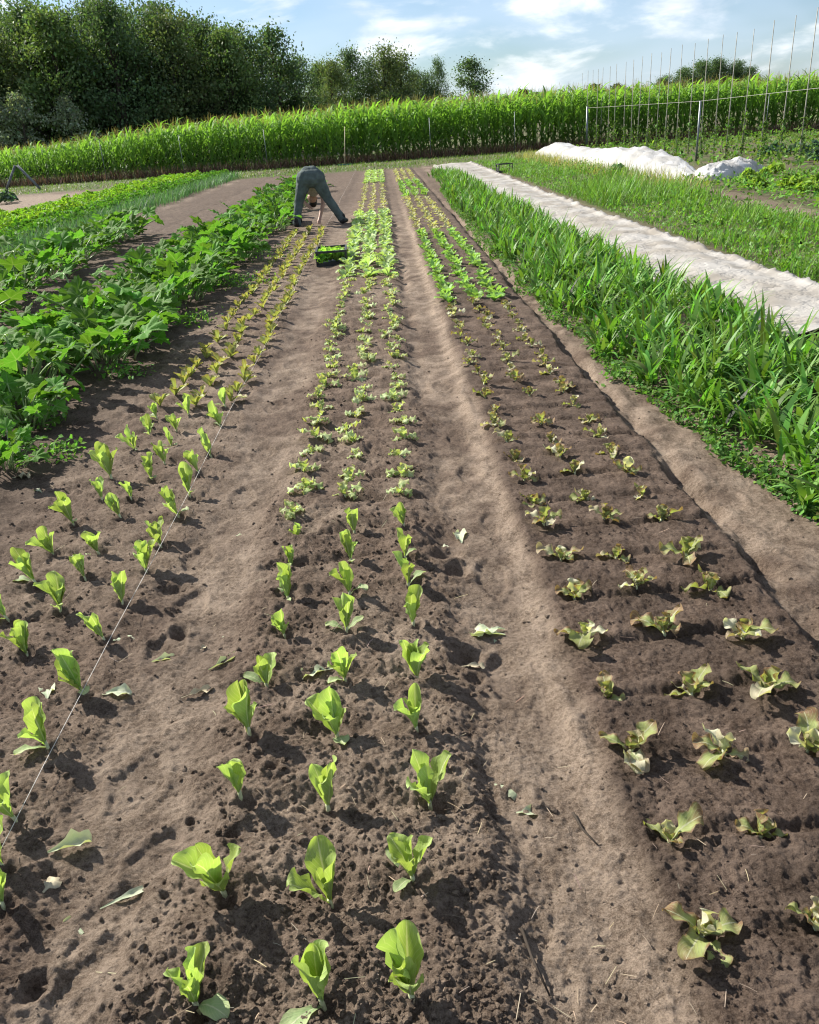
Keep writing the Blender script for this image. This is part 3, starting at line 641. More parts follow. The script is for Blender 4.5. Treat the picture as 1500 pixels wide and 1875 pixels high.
for px, py, ln in [(1050, 1475, .12), (955, 1690, .16)]:
    x, y = G(px, py); V_, Q_, T_ = tube([(x, y, hz(x, y) + .006), (x + .01, y - ln / 2, hz(x, y - ln / 2) + .009), (x + .035, y - ln, hz(x + .03, y - ln) + .005)], [.004, .0035, .002], 5)
    set_props(link('twig', mk_mesh('twig', V_, [Q_, T_], [MT['bark']])), 'thin dark twig lying on the right path, %s one' % ('upper' if py < 1600 else 'lower'), 'twig', 'twigs on the right path')

# planting line
P = []
for y in np.linspace(1.3, 39.4, 60): P.append((-1.105 + .006 * math.sin(y * 2.1), y, max(.03, hz(-1.1, y) + .03)))
V_, Q_, T_ = tube(P, .0010, 5); set_props(link('planting_string', mk_mesh('planting_string', V_, [Q_, T_], [MT['string']])), 'thin white planting string stretched along the left bed', 'string')

# ------------------------------------------------------------------ courgettes
def courgette_leaf(seed):
    r = np.random.default_rng(seed); ns = 40; V = [(0, 0, 0)]; U = [(.5, .25)]; rs = [.34, .7, 1.]
    ph = np.linspace(-math.pi * .88, math.pi * .88, ns + 1)
    fr = np.abs(((ph * 2.5 * .93 / math.pi + .5) % 1.) - .5) * 2; lob = .64 + .36 * (1 - fr) ** 1.1; lob = lob * (.74 + .42 * np.cos(ph * .5)) * (1 + .09 * np.where(np.arange(ns + 1) % 2, 1, -1) + .05 * r.normal(0, 1, ns + 1))
    for q in rs:
        for k, p in enumerate(ph):
            R = q * (lob[k] if q == 1. else (.55 + .45 * lob[k]))
            x, y = R * math.sin(p), R * math.cos(p) * 1.1
            z = .34 * abs(math.sin(p)) * R - .22 * R * R + .10 * math.sin(p * 7 + seed) * R
            V.append((x, y, z)); U.append((.5 + .5 * q * math.sin(p * 2.5 * .93) if q > .5 else .5 + .2 * math.sin(p * 2.3), .3 + .55 * q))
    V = np.array(V) * .150; m = ns + 1
    T = [(0, 1 + k + 1, 1 + k) for k in range(ns)]
    Q = [(1 + a * m + k, 1 + a * m + k + 1, 1 + (a + 1) * m + k + 1, 1 + (a + 1) * m + k) for a in range(2) for k in range(ns)]
    return V, np.array(Q), np.array(T), np.array(U)
def courgette_leaf_mesh(seed):
    """blade on top of a thick stalk that starts at the origin"""
    r = np.random.default_rng(seed); V, Q, T, U = courgette_leaf(seed)
    th, b, L = R_(r.uniform(48, 82)), R_(r.uniform(10, 40)), r.uniform(.26, .50)
    s = np.linspace(0, 1, 6); tt_ = th - b * s; P = np.stack([np.zeros(6), np.cumsum(np.cos(tt_)) * L / 6, np.cumsum(np.sin(tt_)) * L / 6], 1)
    sv, sq, st = tube(P, np.linspace(.011, .007, 6), 5)
    pit = tt_[-1] - R_(r.uniform(-15, 50)); roll = r.normal(0, .35)
    Mx = Matrix.Translation(Vector(P[-1])) @ Matrix.Rotation(roll, 4, 'Y') @ Matrix.Rotation(pit, 4, 'X')
    A = np.array(Mx)[:3, :3]; V = V * r.uniform(.7, 1.1) @ A.T + P[-1]
    n0 = len(V)
    return mk_mesh('courgette_leaf', np.vstack([V, sv]), [Q, sq + n0, T, st + n0], [MT['zuc'], MT['stalk']], np.vstack([U, np.full((len(sv), 2), .5)]), None, True,
                   np.concatenate([np.zeros(len(Q)), np.ones(len(sq)), np.zeros(len(T)), np.ones(len(st))]))
ZL = [courgette_leaf_mesh(900 + k) for k in range(12)]
def courgette(x, y, s, n, label, group):
    root = empty('courgette_plant', (x, y, hz(x, y) - .01), (0, 0, rng.uniform(0, 6.28))); root.scale = (s, s, s); set_props(root, label, 'courgette plant', group)
    a = 0
    for k in range(n):
        a += 2.4 + rng.normal(0, .3); rr = rng.uniform(0, .26)
        link('leaf', pick(ZL), root, (rr * math.sin(a), rr * math.cos(a), rng.uniform(0, .03)), (rng.normal(0, .15), rng.normal(0, .15), -a), rng.uniform(.65, 1.1) * (1 - .25 * (k % 3 == 0)))
    return root
zy = [4.35, 5.3, 6.1, 6.9, 7.75, 8.6, 9.5, 10.4, 11.4, 12.5, 13.6, 14.8, 16.1, 17.5, 19, 20.6, 22.4, 24.5, 27, 29.5]
for i, y in enumerate(zy):
    x = -2.48 + .30 * math.sin(i * 2.2) * .5 - (.18 if i < 3 else 0) + (.15 if y > 11 else 0) + (.10 if y > 16 else 0)
    if i < 2: x, y = ((-2.34, 4.55), (-2.5, 5.3))[i]
    courgette(x, y, (.5, .75)[i] if i < 2 else 1.0 if 4.5 < y < 14 else (.75 if y < 4.5 else 1.0), 54 if y < 15 else 38, f'bushy courgette plant, {ordinal(i + 1)} from the front in the row beside the left bed', 'courgettes in the row beside the left bed')
    if 5 < y < 30:
        courgette(x - .62, y + .4, .95, 40, f'bushy courgette plant, {ordinal(i - 1)} from the front in the outer file of the near courgettes', 'courgettes in the outer file beside the left bed')
for i, (x, y) in enumerate([(-4.5, 7.6), (-4.55, 8.6), (-4.6, 9.7), (-4.75, 10.9), (-4.85, 12.2), (-5.0, 13.5), (-5.05, 14.9), (-5.15, 16.3), (-5.2, 17.3)]):
    courgette(x, y, 1.2, 46, f'courgette plant, {ordinal(i + 1)} from the front in the farther short row at left', 'courgettes of the farther short row')

# ------------------------------------------------------------------ leafy strips (nobody could count their stems)
def put(name, g, mat, label, cat): return set_props(link(name, g.mesh(name, [MT[mat]]), None), label, cat, kind='stuff')
# broad grass strip right of the beds
xs, ys = [], []
for y0, y1, dens in ((2.9, 6, 62), (6, 10, 55), (10, 18, 40), (18, 31, 26)):
    n = int((y1 - y0) * 1.35 * dens); xs.append(rng.uniform(0, 1, n)); ys.append(rng.uniform(y0, y1, n))
fx, ty = np.concatenate(xs), np.concatenate(ys)
lefte = np.interp(ty, [2.9, 3.4, 4.2, 5.7, 7.5, 9.2, 13, 30], [1.90, 1.80, 1.76, 1.62, 1.56, 1.50, 1.50, 1.74]) + .22 * fbm(ty * 1.9, ty * 0, 3, 300)
righte = np.interp(ty, [2.9, 5, 7, 9, 14, 30], [2.86, 2.9, 2.9, 2.82, 2.68, 2.6])
tx = lefte + fx * (righte - lefte); nt_ = len(tx); nb = 8
bx, by = np.repeat(tx, nb), np.repeat(ty, nb); n = len(bx); bx = bx + rng.normal(0, .02, n); by = by + rng.normal(0, .02, n)
hh = np.repeat(rng.uniform(.65, 1.2, nt_) * (.72 + .28 * np.sin(np.clip(fx, 0, 1) * math.pi)), nb)
tall = rng.uniform(0, 1, n)
g = Geo(); V, Q, U, C = blades(np.stack([bx, by, height(bx, by, False) + rng.uniform(0, .10, n) * hh], 1), rng.uniform(0, 6.28, n), rng.uniform(.20, .44, n) * hh, .010 + .038 * rng.uniform(0, 1, n) ** .8, R_(87) - R_(34) * tall, R_(15) + R_(90) * rng.uniform(0, 1, n), 6, jit((.13, .262, .045), n, .32))
g.add(V, Q, None, U, C); put('broad_grass_strip', g, 'blade', 'dense strip of broad-bladed green grass between right bed and white sheet', 'grass')
# small weeds along its edge and on the soil
def patch(n, xf, yf, hgt, size, col, var=.3, flat=.5, g=None):
    g = g or Geo(); y = yf(n); x = xf(y); z = height(x, y, False) + rng.uniform(0, 1, n) * hgt(x, y)
    V, T, C = leaflets(np.stack([x, y, z], 1), size * rng.uniform(.6, 1.3, n), jit(col, n, var), flat); g.add(V, None, T, None, C); return g
ew = lambda y: np.interp(y, [2.9, 3.4, 4.2, 5.7, 7.5, 9.2, 13, 30], [1.86, 1.74, 1.70, 1.58, 1.52, 1.46, 1.46, 1.72])
g = patch(9000, lambda y: ew(y) + np.abs(rng.normal(0, .12, len(y))) - .06 + .10 * fbm(y * 2.3, y * 0, 3, 310), lambda n: 3.0 + 22 * rng.uniform(0, 1, n) ** 1.8, lambda x, y: .07, .030, (.11, .22, .05))
put('edge_weeds', g, 'herb', 'low small-leaved weeds along the edge of the grass strip', 'weeds')
g = Geo()
for px, py, rr, n in [(755 * 0 + 230, 685, .10, 160), (110, 830, .07, 120), (85, 775, .07, 80), (1120, 690, .04, 40), (970, 485, .06, 60), (345, 590, .12, 220), (420, 520, .25, 500), (455, 470, .3, 400)]:
    x, y = G(px, py); P = np.stack([rng.normal(x, rr, n), rng.normal(y, rr, n), np.zeros(n)], 1); P[:, 2] = height(P[:, 0], P[:, 1], False) + rng.uniform(.005, .10, n)
    V, T, C = leaflets(P, .035 * rng.uniform(.6, 1.3, n), jit((.15, .30, .06), n, .25), .4); g.add(V, None, T, None, C)
put('bed_weeds', g, 'herb', 'scattered small light green weeds on the soil by the courgettes', 'weeds')
# parsley-like bands and onions on the left
def rows_patch(xs_, y0, y1, n, wid, h0, size, col, var):
    g = Geo(); y = rng.uniform(y0, y1, n); k = rng.integers(len(xs_), size=n); u = rng.normal(0, 1, n) * .45
    x = np.array(xs_)[k] + np.clip(u, -1, 1) * wid + .06 * fbm(y * .8, y * 0 + k, 2, 320)
    top = h0 * (1 - .55 * np.clip(u, -1, 1) ** 2) * (.8 + .5 * fbm(x * 2.2, y * 2.2, 2, 330))
    z = height(x, y, False) + top * (1 - rng.uniform(0, 1, n) ** 2 * .8)
    V, T, C = leaflets(np.stack([x, y, z], 1), size * rng.uniform(.6, 1.4, n), jit(col, n, var), .3); g.add(V, None, T, None, C); return g
put('leafy_herb_rows', rows_patch([-7.5, -8.0], 12, 43, 15000, .34, .34, .085, (.10, .235, .03), .25), 'herb', 'dark green parsley-like rows in the left garden', 'herbs')
put('light_leafy_rows', rows_patch([-8.8, -9.4, -10.0], 19, 43.5, 13000, .36, .34, .10, (.20, .36, .04), .22), 'herb', 'yellow-green leafy rows behind the darker herb rows at left', 'herbs')
n = 5200; y = rng.uniform(11, 41, n); x = -6.75 + rng.normal(0, .22, n)
g = Geo(); V, Q, U, C = blades(np.stack([x, y, height(x, y, False)], 1), rng.uniform(0, 6.28, n), rng.uniform(.2, .42, n), rng.uniform(.012, .022, n), R_(rng.uniform(65, 88, n)), R_(rng.uniform(5, 50, n)), 3, jit((.085, .18, .085), n, .25))
g.add(V, Q, None, U, C); put('onion_rows', g, 'blade', 'blue-green upright onion leaves along the bare soil at left', 'onions')
# mown grass headland
def grass(x, y, L, W_, col, var, spread=(50, 88), seg=2):
    n = len(x); g = Geo(); V, Q, U, C = blades(np.stack([x, y, height(x, y, False) - .01], 1), rng.uniform(0, 6.28, n), L * rng.uniform(.5, 1.3, n), W_ * rng.uniform(.6, 1.4, n), R_(rng.uniform(*spread, n)), R_(rng.uniform(10, 70, n)), seg, jit(col, n, var), .15)
    g.add(V, Q, None, U, C); return g
n = 19000; x = rng.uniform(-30, 32, n); y = rng.uniform(39.2, 48.6, n) + .5 * fbm(x * .8, x * 0, 2, 340)
put('mown_grass', grass(x, y, .13, .03, (.13, .21, .045), .25), 'blade', 'short mown grass strip in front of the maize field', 'grass')
n = 11000; x = rng.uniform(-30, 34, n); y = rng.normal(48.9, .35, n)
g = grass(x, y, .55 , .03, (.13, .085, .055), .35, (55, 90), 3)
put('dead_grass_fringe', g, 'straw', 'brown dead grass fringe at the foot of the maize', 'grass')
# feathery crop and weeds right of the white sheet
n = 25000; y = 6.5 + 33 * rng.uniform(0, 1, n) ** 1.5; x = 4.15 + rng.uniform(0, 1, n) * np.interp(y, [6, 14, 22, 40], [2.6, 2.3, 2.6, 3.0])
lush = np.clip(.72 + 1.7 * fbm(x * 1.1, y * .7, 4, 350), .25, 1.5)
g = Geo(); V, Q, U, C = blades(np.stack([x, y, height(x, y, False) - .01], 1), rng.uniform(0, 6.28, n), .36 * lush * rng.uniform(.5, 1.2, n) * np.interp(y, [6, 20, 38], [1, .9, .6]), rng.uniform(.008, .020, n), R_(rng.uniform(55, 88, n)), R_(rng.uniform(20, 90, n)), 3, jit((.15, .29, .045), n, .28))
g.add(V, Q, None, U, C); g = patch(9000, lambda q: 4.15 + rng.uniform(0, 1, len(q)) * np.interp(q, [6, 14, 22, 40], [2.6, 2.3, 2.6, 3.0]), lambda m: 6.5 + 30 * rng.uniform(0, 1, m) ** 1.5, lambda a, b: .30 * np.clip(.7 + 1.2 * fbm(a * .9, b * .5, 3, 350), .2, 1.3), .05, (.13, .27, .04), .3, .3, g)
put('feathery_crop', g, 'blade', 'feathery bright green crop and grass right of the white sheet', 'crop')
n = 9000; x = rng.uniform(6.9, 17, n); y = rng.uniform(10, 22, n)
xb = 6.55 + .05 * (y - 14)
g = patch(n, lambda q: rng.uniform(7.15, 17, len(q)), lambda m: rng.uniform(10, 21.5, m), lambda a, b: .16, .085, (.14, .28, .055), .3, .4)
g = patch(4200, lambda q: rng.uniform(9.4, 22, len(q)), lambda m: rng.uniform(21, 47, m), lambda a, b: .28, .13, (.13, .23, .05), .35, .4, g)
put('clover_cover', g, 'herb', 'low clover-like green cover below the pole row', 'ground cover')
n = 2600; x = 6.7 + rng.normal(0, .35, n); y = rng.uniform(19, 41, n)
put('dry_weeds', grass(x, y, .38, .014, (.34, .33, .13), .25, (60, 90), 3), 'blade', 'yellowish tall grass stalks in front of the fleece tunnel', 'grass')
def clump_rows(name, label, cat, spots, h, size, col, group, nl=60):
    me = []
    for s in range(3):
        r = np.random.default_rng(40 + s); g = Geo(); a = r.uniform(0, 6.28, nl); q = r.uniform(0, 1, nl) ** .6
        P = np.stack([np.sin(a) * q * h * .8, np.cos(a) * q * h * .8, h * (1 - .6 * q * q) * r.uniform(.5, 1, nl)], 1)
        V, T, C = leaflets(P, size * r.uniform(.6, 1.4, nl), jit(col, nl, .25, r), .25, r); g.add(V, None, T, None, C); me.append(g.mesh(name, [MT['herb']]))
    for i, (x, y, s, lb) in enumerate(spots):
        set_props(link(name, me[i % 3], None, (x, y, hz(x, y) - .02), (0, 0, rng.uniform(0, 6)), s), lb or label, cat, group)
bl = []
for k in range(9): bl.append((12.6 + k * .55 + rng.normal(0, .1), 25.5 + rng.normal(0, .2), rng.uniform(.9, 1.2), None))
for k in range(9): bl.append((12.8 + k * .6 + rng.normal(0, .1), 29.5 + rng.normal(0, .2), rng.uniform(.9, 1.2), None))
clump_rows('cabbage_plant', 'blue-green cabbage in the rows behind the pole row', 'cabbage', bl, .34, .22, (.11, .19, .13), 'cabbages behind the pole row')
yl = []
for k, (px, py) in enumerate([(1385, 345), (1400, 325), (1420, 318), (1438, 345), (1455, 345), (1475, 352), (1492, 345), (1370, 330)]):
    x, y = G(px, py); yl.append((x, y, rng.uniform(.8, 1.1), f'yellow-green leafy plant at the pole feet, {["leftmost but one", "rear left", "rear middle", "fourth", "fifth", "second from the right edge", "rightmost", "leftmost"][k]} of the clumps'))
clump_rows('salad_plant', 'yellow-green salad plant', 'salad plant', yl,   .26, .15, (.24, .37, .06), 'yellow-green plants at the pole feet')
x, y = G(12, 374); clump_rows('cabbage_plant', '', 'cabbage', [(x, y, 1.0, 'dark blue-green cabbage at the left edge by the bare soil, right one'), (x - .9, y - .3, 1.1, 'dark blue-green cabbage at the left edge by the bare soil, left one'), (x - .3, y + .9, 1., 'dark blue-green cabbage at the left edge by the bare soil, rear one')], .45, .15, (.09, .15, .10), 'cabbage at the left edge', 150)
x, y = 6.62, 24.6; clump_rows('cabbage_plant', '', 'cabbage', [(x, y, .8, 'blue-green leafy plant in front of the fleece tunnel')], .45, .16, (.14, .23, .10), 'plant before the tunnel', 90)

# ------------------------------------------------------------------ white fleece: the flat sheet and the two mounds
ny, nx = 420, 26
yy = 6.0 + (38.6 - 6.0) * np.linspace(0, 1, ny) ** 1.5; uu = np.linspace(0, 1, nx)
YY, UU = np.meshgrid(yy, uu, indexing='ij')
x0 = np.interp(YY, [6, 10, 16, 37], [2.70, 2.66, 2.55, 2.25]); x1 = np.interp(YY, [6, 8, 15, 22, 38], [4.05, 4.03, 3.85, 3.85, 4.0])
x1 = x1 + .07 * fbm(YY * 1.4, YY * 0, 3, 401); x0 = x0 + .07 * fbm(YY * 1.4, YY * 0 + 9, 3, 402)
XX = x0 + UU * (x1 - x0)
ZZ = .05 + .04 * np.sin(UU * math.pi) + .03 * fbm(XX * 2, YY * .9, 3, 410) - .020 * np.abs(fbm(XX * 4 + YY * .5, YY * 3.2 - XX * 2, 3, 420)) * 2
edge = np.exp(-((UU - .955) / .045) ** 2) + np.exp(-((UU - .04) / .04) ** 2)
ZZ = ZZ + edge * (.035 + .06 * np.clip(fbm(XX * 9, YY * 5, 3, 430) + .25, 0, 1)); ZZ = ZZ + height(XX.ravel(), YY.ravel(), False).reshape(XX.shape)
ZZ[:, 0] -= .10; ZZ[:, -1] -= .10
i = np.arange(ny * nx).reshape(ny, nx); Q = np.stack([i[:-1, :-1], i[:-1, 1:], i[1:, 1:], i[1:, :-1]], -1).reshape(-1, 4)
sh = link('fleece_sheet', mk_mesh('fleece_sheet', np.stack([XX.ravel(), YY.ravel(), ZZ.ravel()], 1), Q, [MT['fleece']]))
sh.modifiers.new('thickness', 'SOLIDIFY').thickness = .004
set_props(sh, 'long white crop fleece laid flat on the ground right of the grass strip', 'crop cover')
def mound(name, path, wid, hts, label, seed, m=22):
    P = np.array(path, float); k = np.linspace(0, 1, 90); s0 = np.linspace(0, 1, len(P))
    px, py = np.interp(k, s0, P[:, 0]), np.interp(k, s0, P[:, 1]); h = np.interp(k, np.linspace(0, 1, len(hts)), hts); w = np.interp(k, np.linspace(0, 1, len(wid)), wid)
    V = []
    dx, dy = np.gradient(px), np.gradient(py); L = np.hypot(dx, dy); dx, dy = dx / L, dy / L
    for a in range(90):
        for b in range(m + 1):
            t = -1 + 2 * b / m; z = h[a] * max(0, 1 - abs(t) ** 2.4) ** .75
            q = .13 * fbm(np.array([a * .33 + seed]), np.array([b * .42]), 4, seed)[0] * (.25 + h[a]) - .10 * abs(fbm(np.array([a * .12 + t + seed]), np.array([a * .05 + b * .3]), 2, seed + 5)[0]) * h[a]
            V.append((px[a] + dy[a] * t * w[a] * .5, py[a] - dx[a] * t * w[a] * .5, max(z + q, -.02) if 0 < b < m else -.05))
    i = np.arange(90 * (m + 1)).reshape(90, m + 1); Q = np.stack([i[:-1, :-1], i[1:, :-1], i[1:, 1:], i[:-1, 1:]], -1).reshape(-1, 4)
    T = []; c0 = len(V); V.append((px[0], py[0], 0)); V.append((px[-1], py[-1], 0))
    for b in range(m): T += [(i[0, b], i[0, b + 1], c0), (i[-1, b + 1], i[-1, b], c0 + 1)]
    set_props(link(name, mk_mesh(name, np.array(V), [Q, np.array(T)], [MT['net']])), label, 'crop cover', 'fleece covered mounds')
mound('fleece_tunnel', [(7.9, 43.5), (7.75, 36), (7.8, 30), (7.85, 25.5), (7.85, 21.9)], [.8, 1.7, 1.6, 1.6, 1.8, 1.5, .6], [.15, .62, .50, .48, .62, .62, .42, .10], 'long low tunnel of white fleece in front of the pole row', 3)
mound('fleece_heap', [(7.9, 21.0), (8.4, 22.0), (9.2, 22.9), (10.1, 23.4)], [.5, 1.2, 1.3, .5], [.12, .34, .30, .36, .12], 'small crumpled heap of white fleece right of the long tunnel', 8)

# ------------------------------------------------------------------ pole row, posts and wire
tops = [(1495, 35), (1387, 75), (1278, 100), (1177, 143), (1092, 160), (1022, 172), (948, 193), (882, 215), (818, 222), (762, 240), (715, 260), (665, 265), (620, 280), (575, 297), (537, 308), (490, 318), (458, 330), (422, 335), (398, 345), (372, 348), (347, 352), (318, 365)]
def at_height(px, py, z):
    d = ray(px, py); t = (z - EYE) / d[2]; return float(d[0] * t), float(d[1] * t)
POLE_XY = []
V_, Q_, T_ = tube([(0, 0, -.05), (.02, .01, .6), (0, 0, 1.2)], [.01, .008, .004], 5); BSTEM = mk_mesh('stem', V_, [Q_, T_], [MT['stalk']])
bean = []
for s in range(3):
    r = np.random.default_rng(60 + s); g = Geo(); n = 150; z = r.uniform(.05, 1.25, n); a = r.uniform(0, 6.28, n); q = np.abs(r.normal(0, .16, n)) * (1.25 - z * .5)
    V, T, C = leaflets(np.stack([np.sin(a) * q, np.cos(a) * q, z], 1), .10 * r.uniform(.6, 1.3, n), jit((.12, .21, .05), n, .3, r), .3, r); g.add(V, None, T, None, C); bean.append(g.mesh('bean_leaves', [MT['herb']]))
for i, (a, b) in enumerate(tops):
    hgt = 3.75 + .12 * math.sin(i * 2.7); x, y = at_height(950 + a / 2.727, b / 2.727, hgt); POLE_XY.append((x, y))
    dx, dy = rng.normal(0, .03, 2)
    V_, Q_, T_ = tube([(x + dx, y + dy, -.2), (x + dx * .5, y + dy * .5, 1.5), (x, y, hgt)], [.016, .015, .010], 6)
    nm = 'nearest' if i == 0 else ordinal(i + 1) + ' nearest'
    set_props(link('bamboo_pole', mk_mesh('bamboo_pole', V_, [Q_, T_], [MT['bamboo']])), f'tall thin bamboo pole, {nm} in the pole row at right', 'pole', 'bamboo poles of the pole row')
    o = empty('climbing_plant', (x + dx + .03, y + dy, 0), (0, 0, rng.uniform(0, 6))); o.scale = (rng.uniform(.75, 1.1),) * 3
    link('foliage', bean[i % 3], o)['kind'] = 'stuff'; link('stem', BSTEM, o)
    set_props(o, f'leafy climbing plant at the foot of the {nm} bamboo pole', 'plant', 'climbing plants on the poles')
def post(x, y, h, r, mat, name, label, cat, group=None, top=(0, 0)):
    V_, Q_, T_ = tube([(x, y, -.2), (x + top[0], y + top[1], h)], r, 8); set_props(link(name, mk_mesh(name, V_, [Q_, T_], [MT[mat]])), label, cat, group)
post(11.15, 50.2 - 2.2, 2.0, .055, 'metal', 'end_post', 'thick grey post at the far end of the wire', 'post')
post(10.45, 29.2, 1.80, .035, 'metal', 'wire_post', 'dark grey post standing between the two fleece mounds', 'post')
post(11.2, 16.0, 1.95, .035, 'metal', 'wire_post', 'grey post holding the wire outside the right edge', 'post')
V_, Q_, T_ = tube([(11.15, 48, 1.93), (10.8, 38, 1.85), (10.45, 29.2, 1.79), (10.75, 22, 1.86), (11.2, 16, 1.93)], .0032, 5); set_props(link('wire', mk_mesh('wire', V_, [Q_, T_], [MT['string']])), 'thin pale wire running along the pole row', 'wire')
for i, (px, nm) in enumerate([(190, 'leftmost'), (335, 'second from the left'), (490, 'third from the left'), (790, 'fourth from the left'), (943, 'fifth from the left'), (1395, 'rightmost')]):
    x = AT(px, 300, 48.3)[0]; post(x, 48.3, 2.0, .014, 'metal', 'fence_post', f'thin grey fence post before the maize, {nm}', 'post', 'fence posts before the maize')
for a, b, lb in (((26, 303), (6, 342), 'left'), ((30, 303), (78, 350), 'right')):
    p, q = AT(*a, 44.), AT(*b, 44.); z = max(q[2], 0)
    V_, Q_, T_ = tube([(q[0], 44, -.1), (p[0], 44.1, p[2])], .06, 6); set_props(link('fence_brace', mk_mesh('fence_brace', V_, [Q_, T_], [MT['greyblue']])), f'slanting weathered fence brace at the far left edge, {lb} one', 'brace', 'fence braces')
# rake standing by the maize
rk = empty('rake', (-1.86, 46.7, 0)); set_props(rk, 'rake with pale handle standing on the mown grass before the maize', 'rake')
V_, Q_, T_ = tube([(0, 0, .02), (.14, .6, 1.85)], [.018, .015], 6); link('handle', mk_mesh('handle', V_, [Q_, T_], [MT['wood']]), rk)
g = Geo(); V, Q = box((0, 0, .05), (.72, .05, .06)); g.add(V, Q)
link('head', g.mesh('head', [MT['rakehead']], False), rk)
tm = None
for k in range(10):
    V_, Q_, T_ = tube([(0, 0, .03), (0, -.03, -.05)], [.008, .004], 4); tm = tm or mk_mesh('tooth', V_, [Q_, T_], [MT['metal']]); link('tooth', tm, rk, (-.32 + k * .071, 0, 0))

# ------------------------------------------------------------------ crates
def crate(x, y, rz, w, l, h, label):
    root = empty('crate', (x, y, hz(x, y) + .005), (0, 0, rz)); set_props(root, label, 'crate', 'black plastic crates')
    def part(nm, c, s):
        V, Q = box(c, s); return link(nm, mk_mesh(nm, V, Q, [MT['black']], None, None, False), root)
    part('floor', (0, 0, .01), (w, l, .02))
    for sy in (-1, 1):
        part('rim', (0, sy * (l / 2 - .012), h - .015), (w, .024, .03)); part('lower_slat', (0, sy * (l / 2 - .008), .035), (w, .014, .03))
    for sx in (-1, 1):
        part('rim', (sx * (w / 2 - .012), 0, h - .015), (.024, l - .05, .03))
        for k in range(3): part('slat', (sx * (w / 2 - .008), 0, .045 + k * .05), (.012, l - .05, .036))
        for sy in (-1, 1): part('corner_post', (sx * (w / 2 - .016), sy * (l / 2 - .016), h / 2), (.03, .03, h - .04))
    return root
def fill(x, y, rz, w, l, n, kind, label, group, z=.06, s=(.8, 1.1)):
    for k in range(n):
        a, b = rng.uniform(-.4, .4) * w, rng.uniform(-.42, .42) * l
        o = link('crated_lettuce', pick(FP[kind]), None, (x + a * math.cos(rz) - b * math.sin(rz), y + a * math.sin(rz) + b * math.cos(rz), hz(x, y) + z + rng.uniform(0, .06)), (rng.normal(0, .25), rng.normal(0, .25), rng.uniform(0, 6)), rng.uniform(*s))
        set_props(o, label, 'lettuce', group)
bright = variants(leaf_mat('bright_lettuce_leaf', (.30, .52, .08), (.36, .58, .10), (.4, .5, .2), .5, .45, .6, .15), 8, .12, .07, 65, 40, 95); FP['bright'] = bright
crate(-.77, 11.95, .03, .43, .58, .2, 'black crate full of bright green lettuce standing between two rows')
fill(-.77, 11.95, .03, .40, .55, 44, 'bright', 'bright green lettuce packed in the black crate between the rows', 'lettuces in the near crate', .04, (1., 1.3))
crate(-1.98, 17.75, .08, .60, .45, .2, 'black crate of yellowish lettuce beside the bending person')
fill(-2.05, 17.75, .08, .42, .36, 14, 'yellow', 'yellowish lettuce lying in the crate beside the person', 'lettuces in the crate by the person', .08, (.8, 1.2))
crate(3.72 + .55, 30.6, .1, .5, .4, .28, 'empty black crate on the grass at the far end of the white sheet')

# ------------------------------------------------------------------ person bending down
FOLDS = bpy.data.textures.new('folds', 'CLOUDS'); FOLDS.noise_scale = .09; FOLDS.noise_depth = 2
def blob(chains, name, mat, voxel, smooth_n=4, folds=0.):
    g = Geo()
    for P, rad_ in chains:
        P = np.array(P, float); rad_ = np.broadcast_to(rad_, len(P))
        for k in range(len(P)):
            th_, ph_ = np.meshgrid(np.linspace(0, math.pi, 9), np.linspace(0, 2 * math.pi, 13)[:-1], indexing='ij')
            S = np.stack([np.sin(th_) * np.cos(ph_), np.sin(th_) * np.sin(ph_), np.cos(th_)], -1).reshape(-1, 3) * rad_[k] + P[k]
            i = np.arange(9 * 12).reshape(9, 12); j = np.roll(i, -1, 1); g.add(S, np.stack([i[:-1], i[1:], j[1:], j[:-1]], -1).reshape(-1, 4))
        for k in range(len(P) - 1):
            V, Q, T = tube([P[k], P[k + 1]], [rad_[k], rad_[k + 1]], 12); g.add(V, Q, T)
    tmp = bpy.data.objects.new('tmp', g.mesh('tmp', [mat])); COL.objects.link(tmp)
    m = tmp.modifiers.new('r', 'REMESH'); m.mode = 'VOXEL'; m.voxel_size = voxel; m.use_smooth_shade = True
    s = tmp.modifiers.new('s', 'SMOOTH'); s.iterations = smooth_n; s.factor = .5
    if folds:
        dm = tmp.modifiers.new('d', 'DISPLACE'); dm.texture = FOLDS; dm.strength = folds; dm.texture_coords = 'LOCAL'
    dg = bpy.context.evaluated_depsgraph_get(); me = bpy.data.meshes.new_from_object(tmp.evaluated_get(dg)); me.name = name
    me.materials.clear(); me.materials.append(mat)
    for p in me.polygons: p.use_smooth = True
    bpy.data.objects.remove(tmp); return me
PX, PY = -1.36, 17.0
pr = empty('person', (PX, PY, hz(PX, PY))); set_props(pr, 'person in grey-green trousers bending down to plant, seen from behind', 'person')
hl, hr = (-.115, 0, .84), (.125, 0, .84)
trs = blob([([hl, hr], [.165, .165]), ([(-.06, .05, .93), (.06, .05, .93)], [.14, .14]), ([(-.105, -.03, .89), (.115, -.03, .89)], [.125, .125]),
            ([hl, (-.26, .02, .47), (-.345, -.02, .12)], [.152, .092, .074]), ([(-.345, -.02, .13), (-.35, -.02, .06)], [.076, .084]),
            ([hr, (.29, .03, .47), (.50, .0, .14)], [.152, .092, .074]), ([(.50, 0, .15), (.53, 0, .09)], [.076, .084])], 'trousers', MT['trouser'], .012, 4, .022)
link('trousers', trs, pr)
sho_l, sho_r, neck, head = (-.20, .58, .66), (.16, .60, .64), (-.03, .66, .60), (-.06, .70, .46)
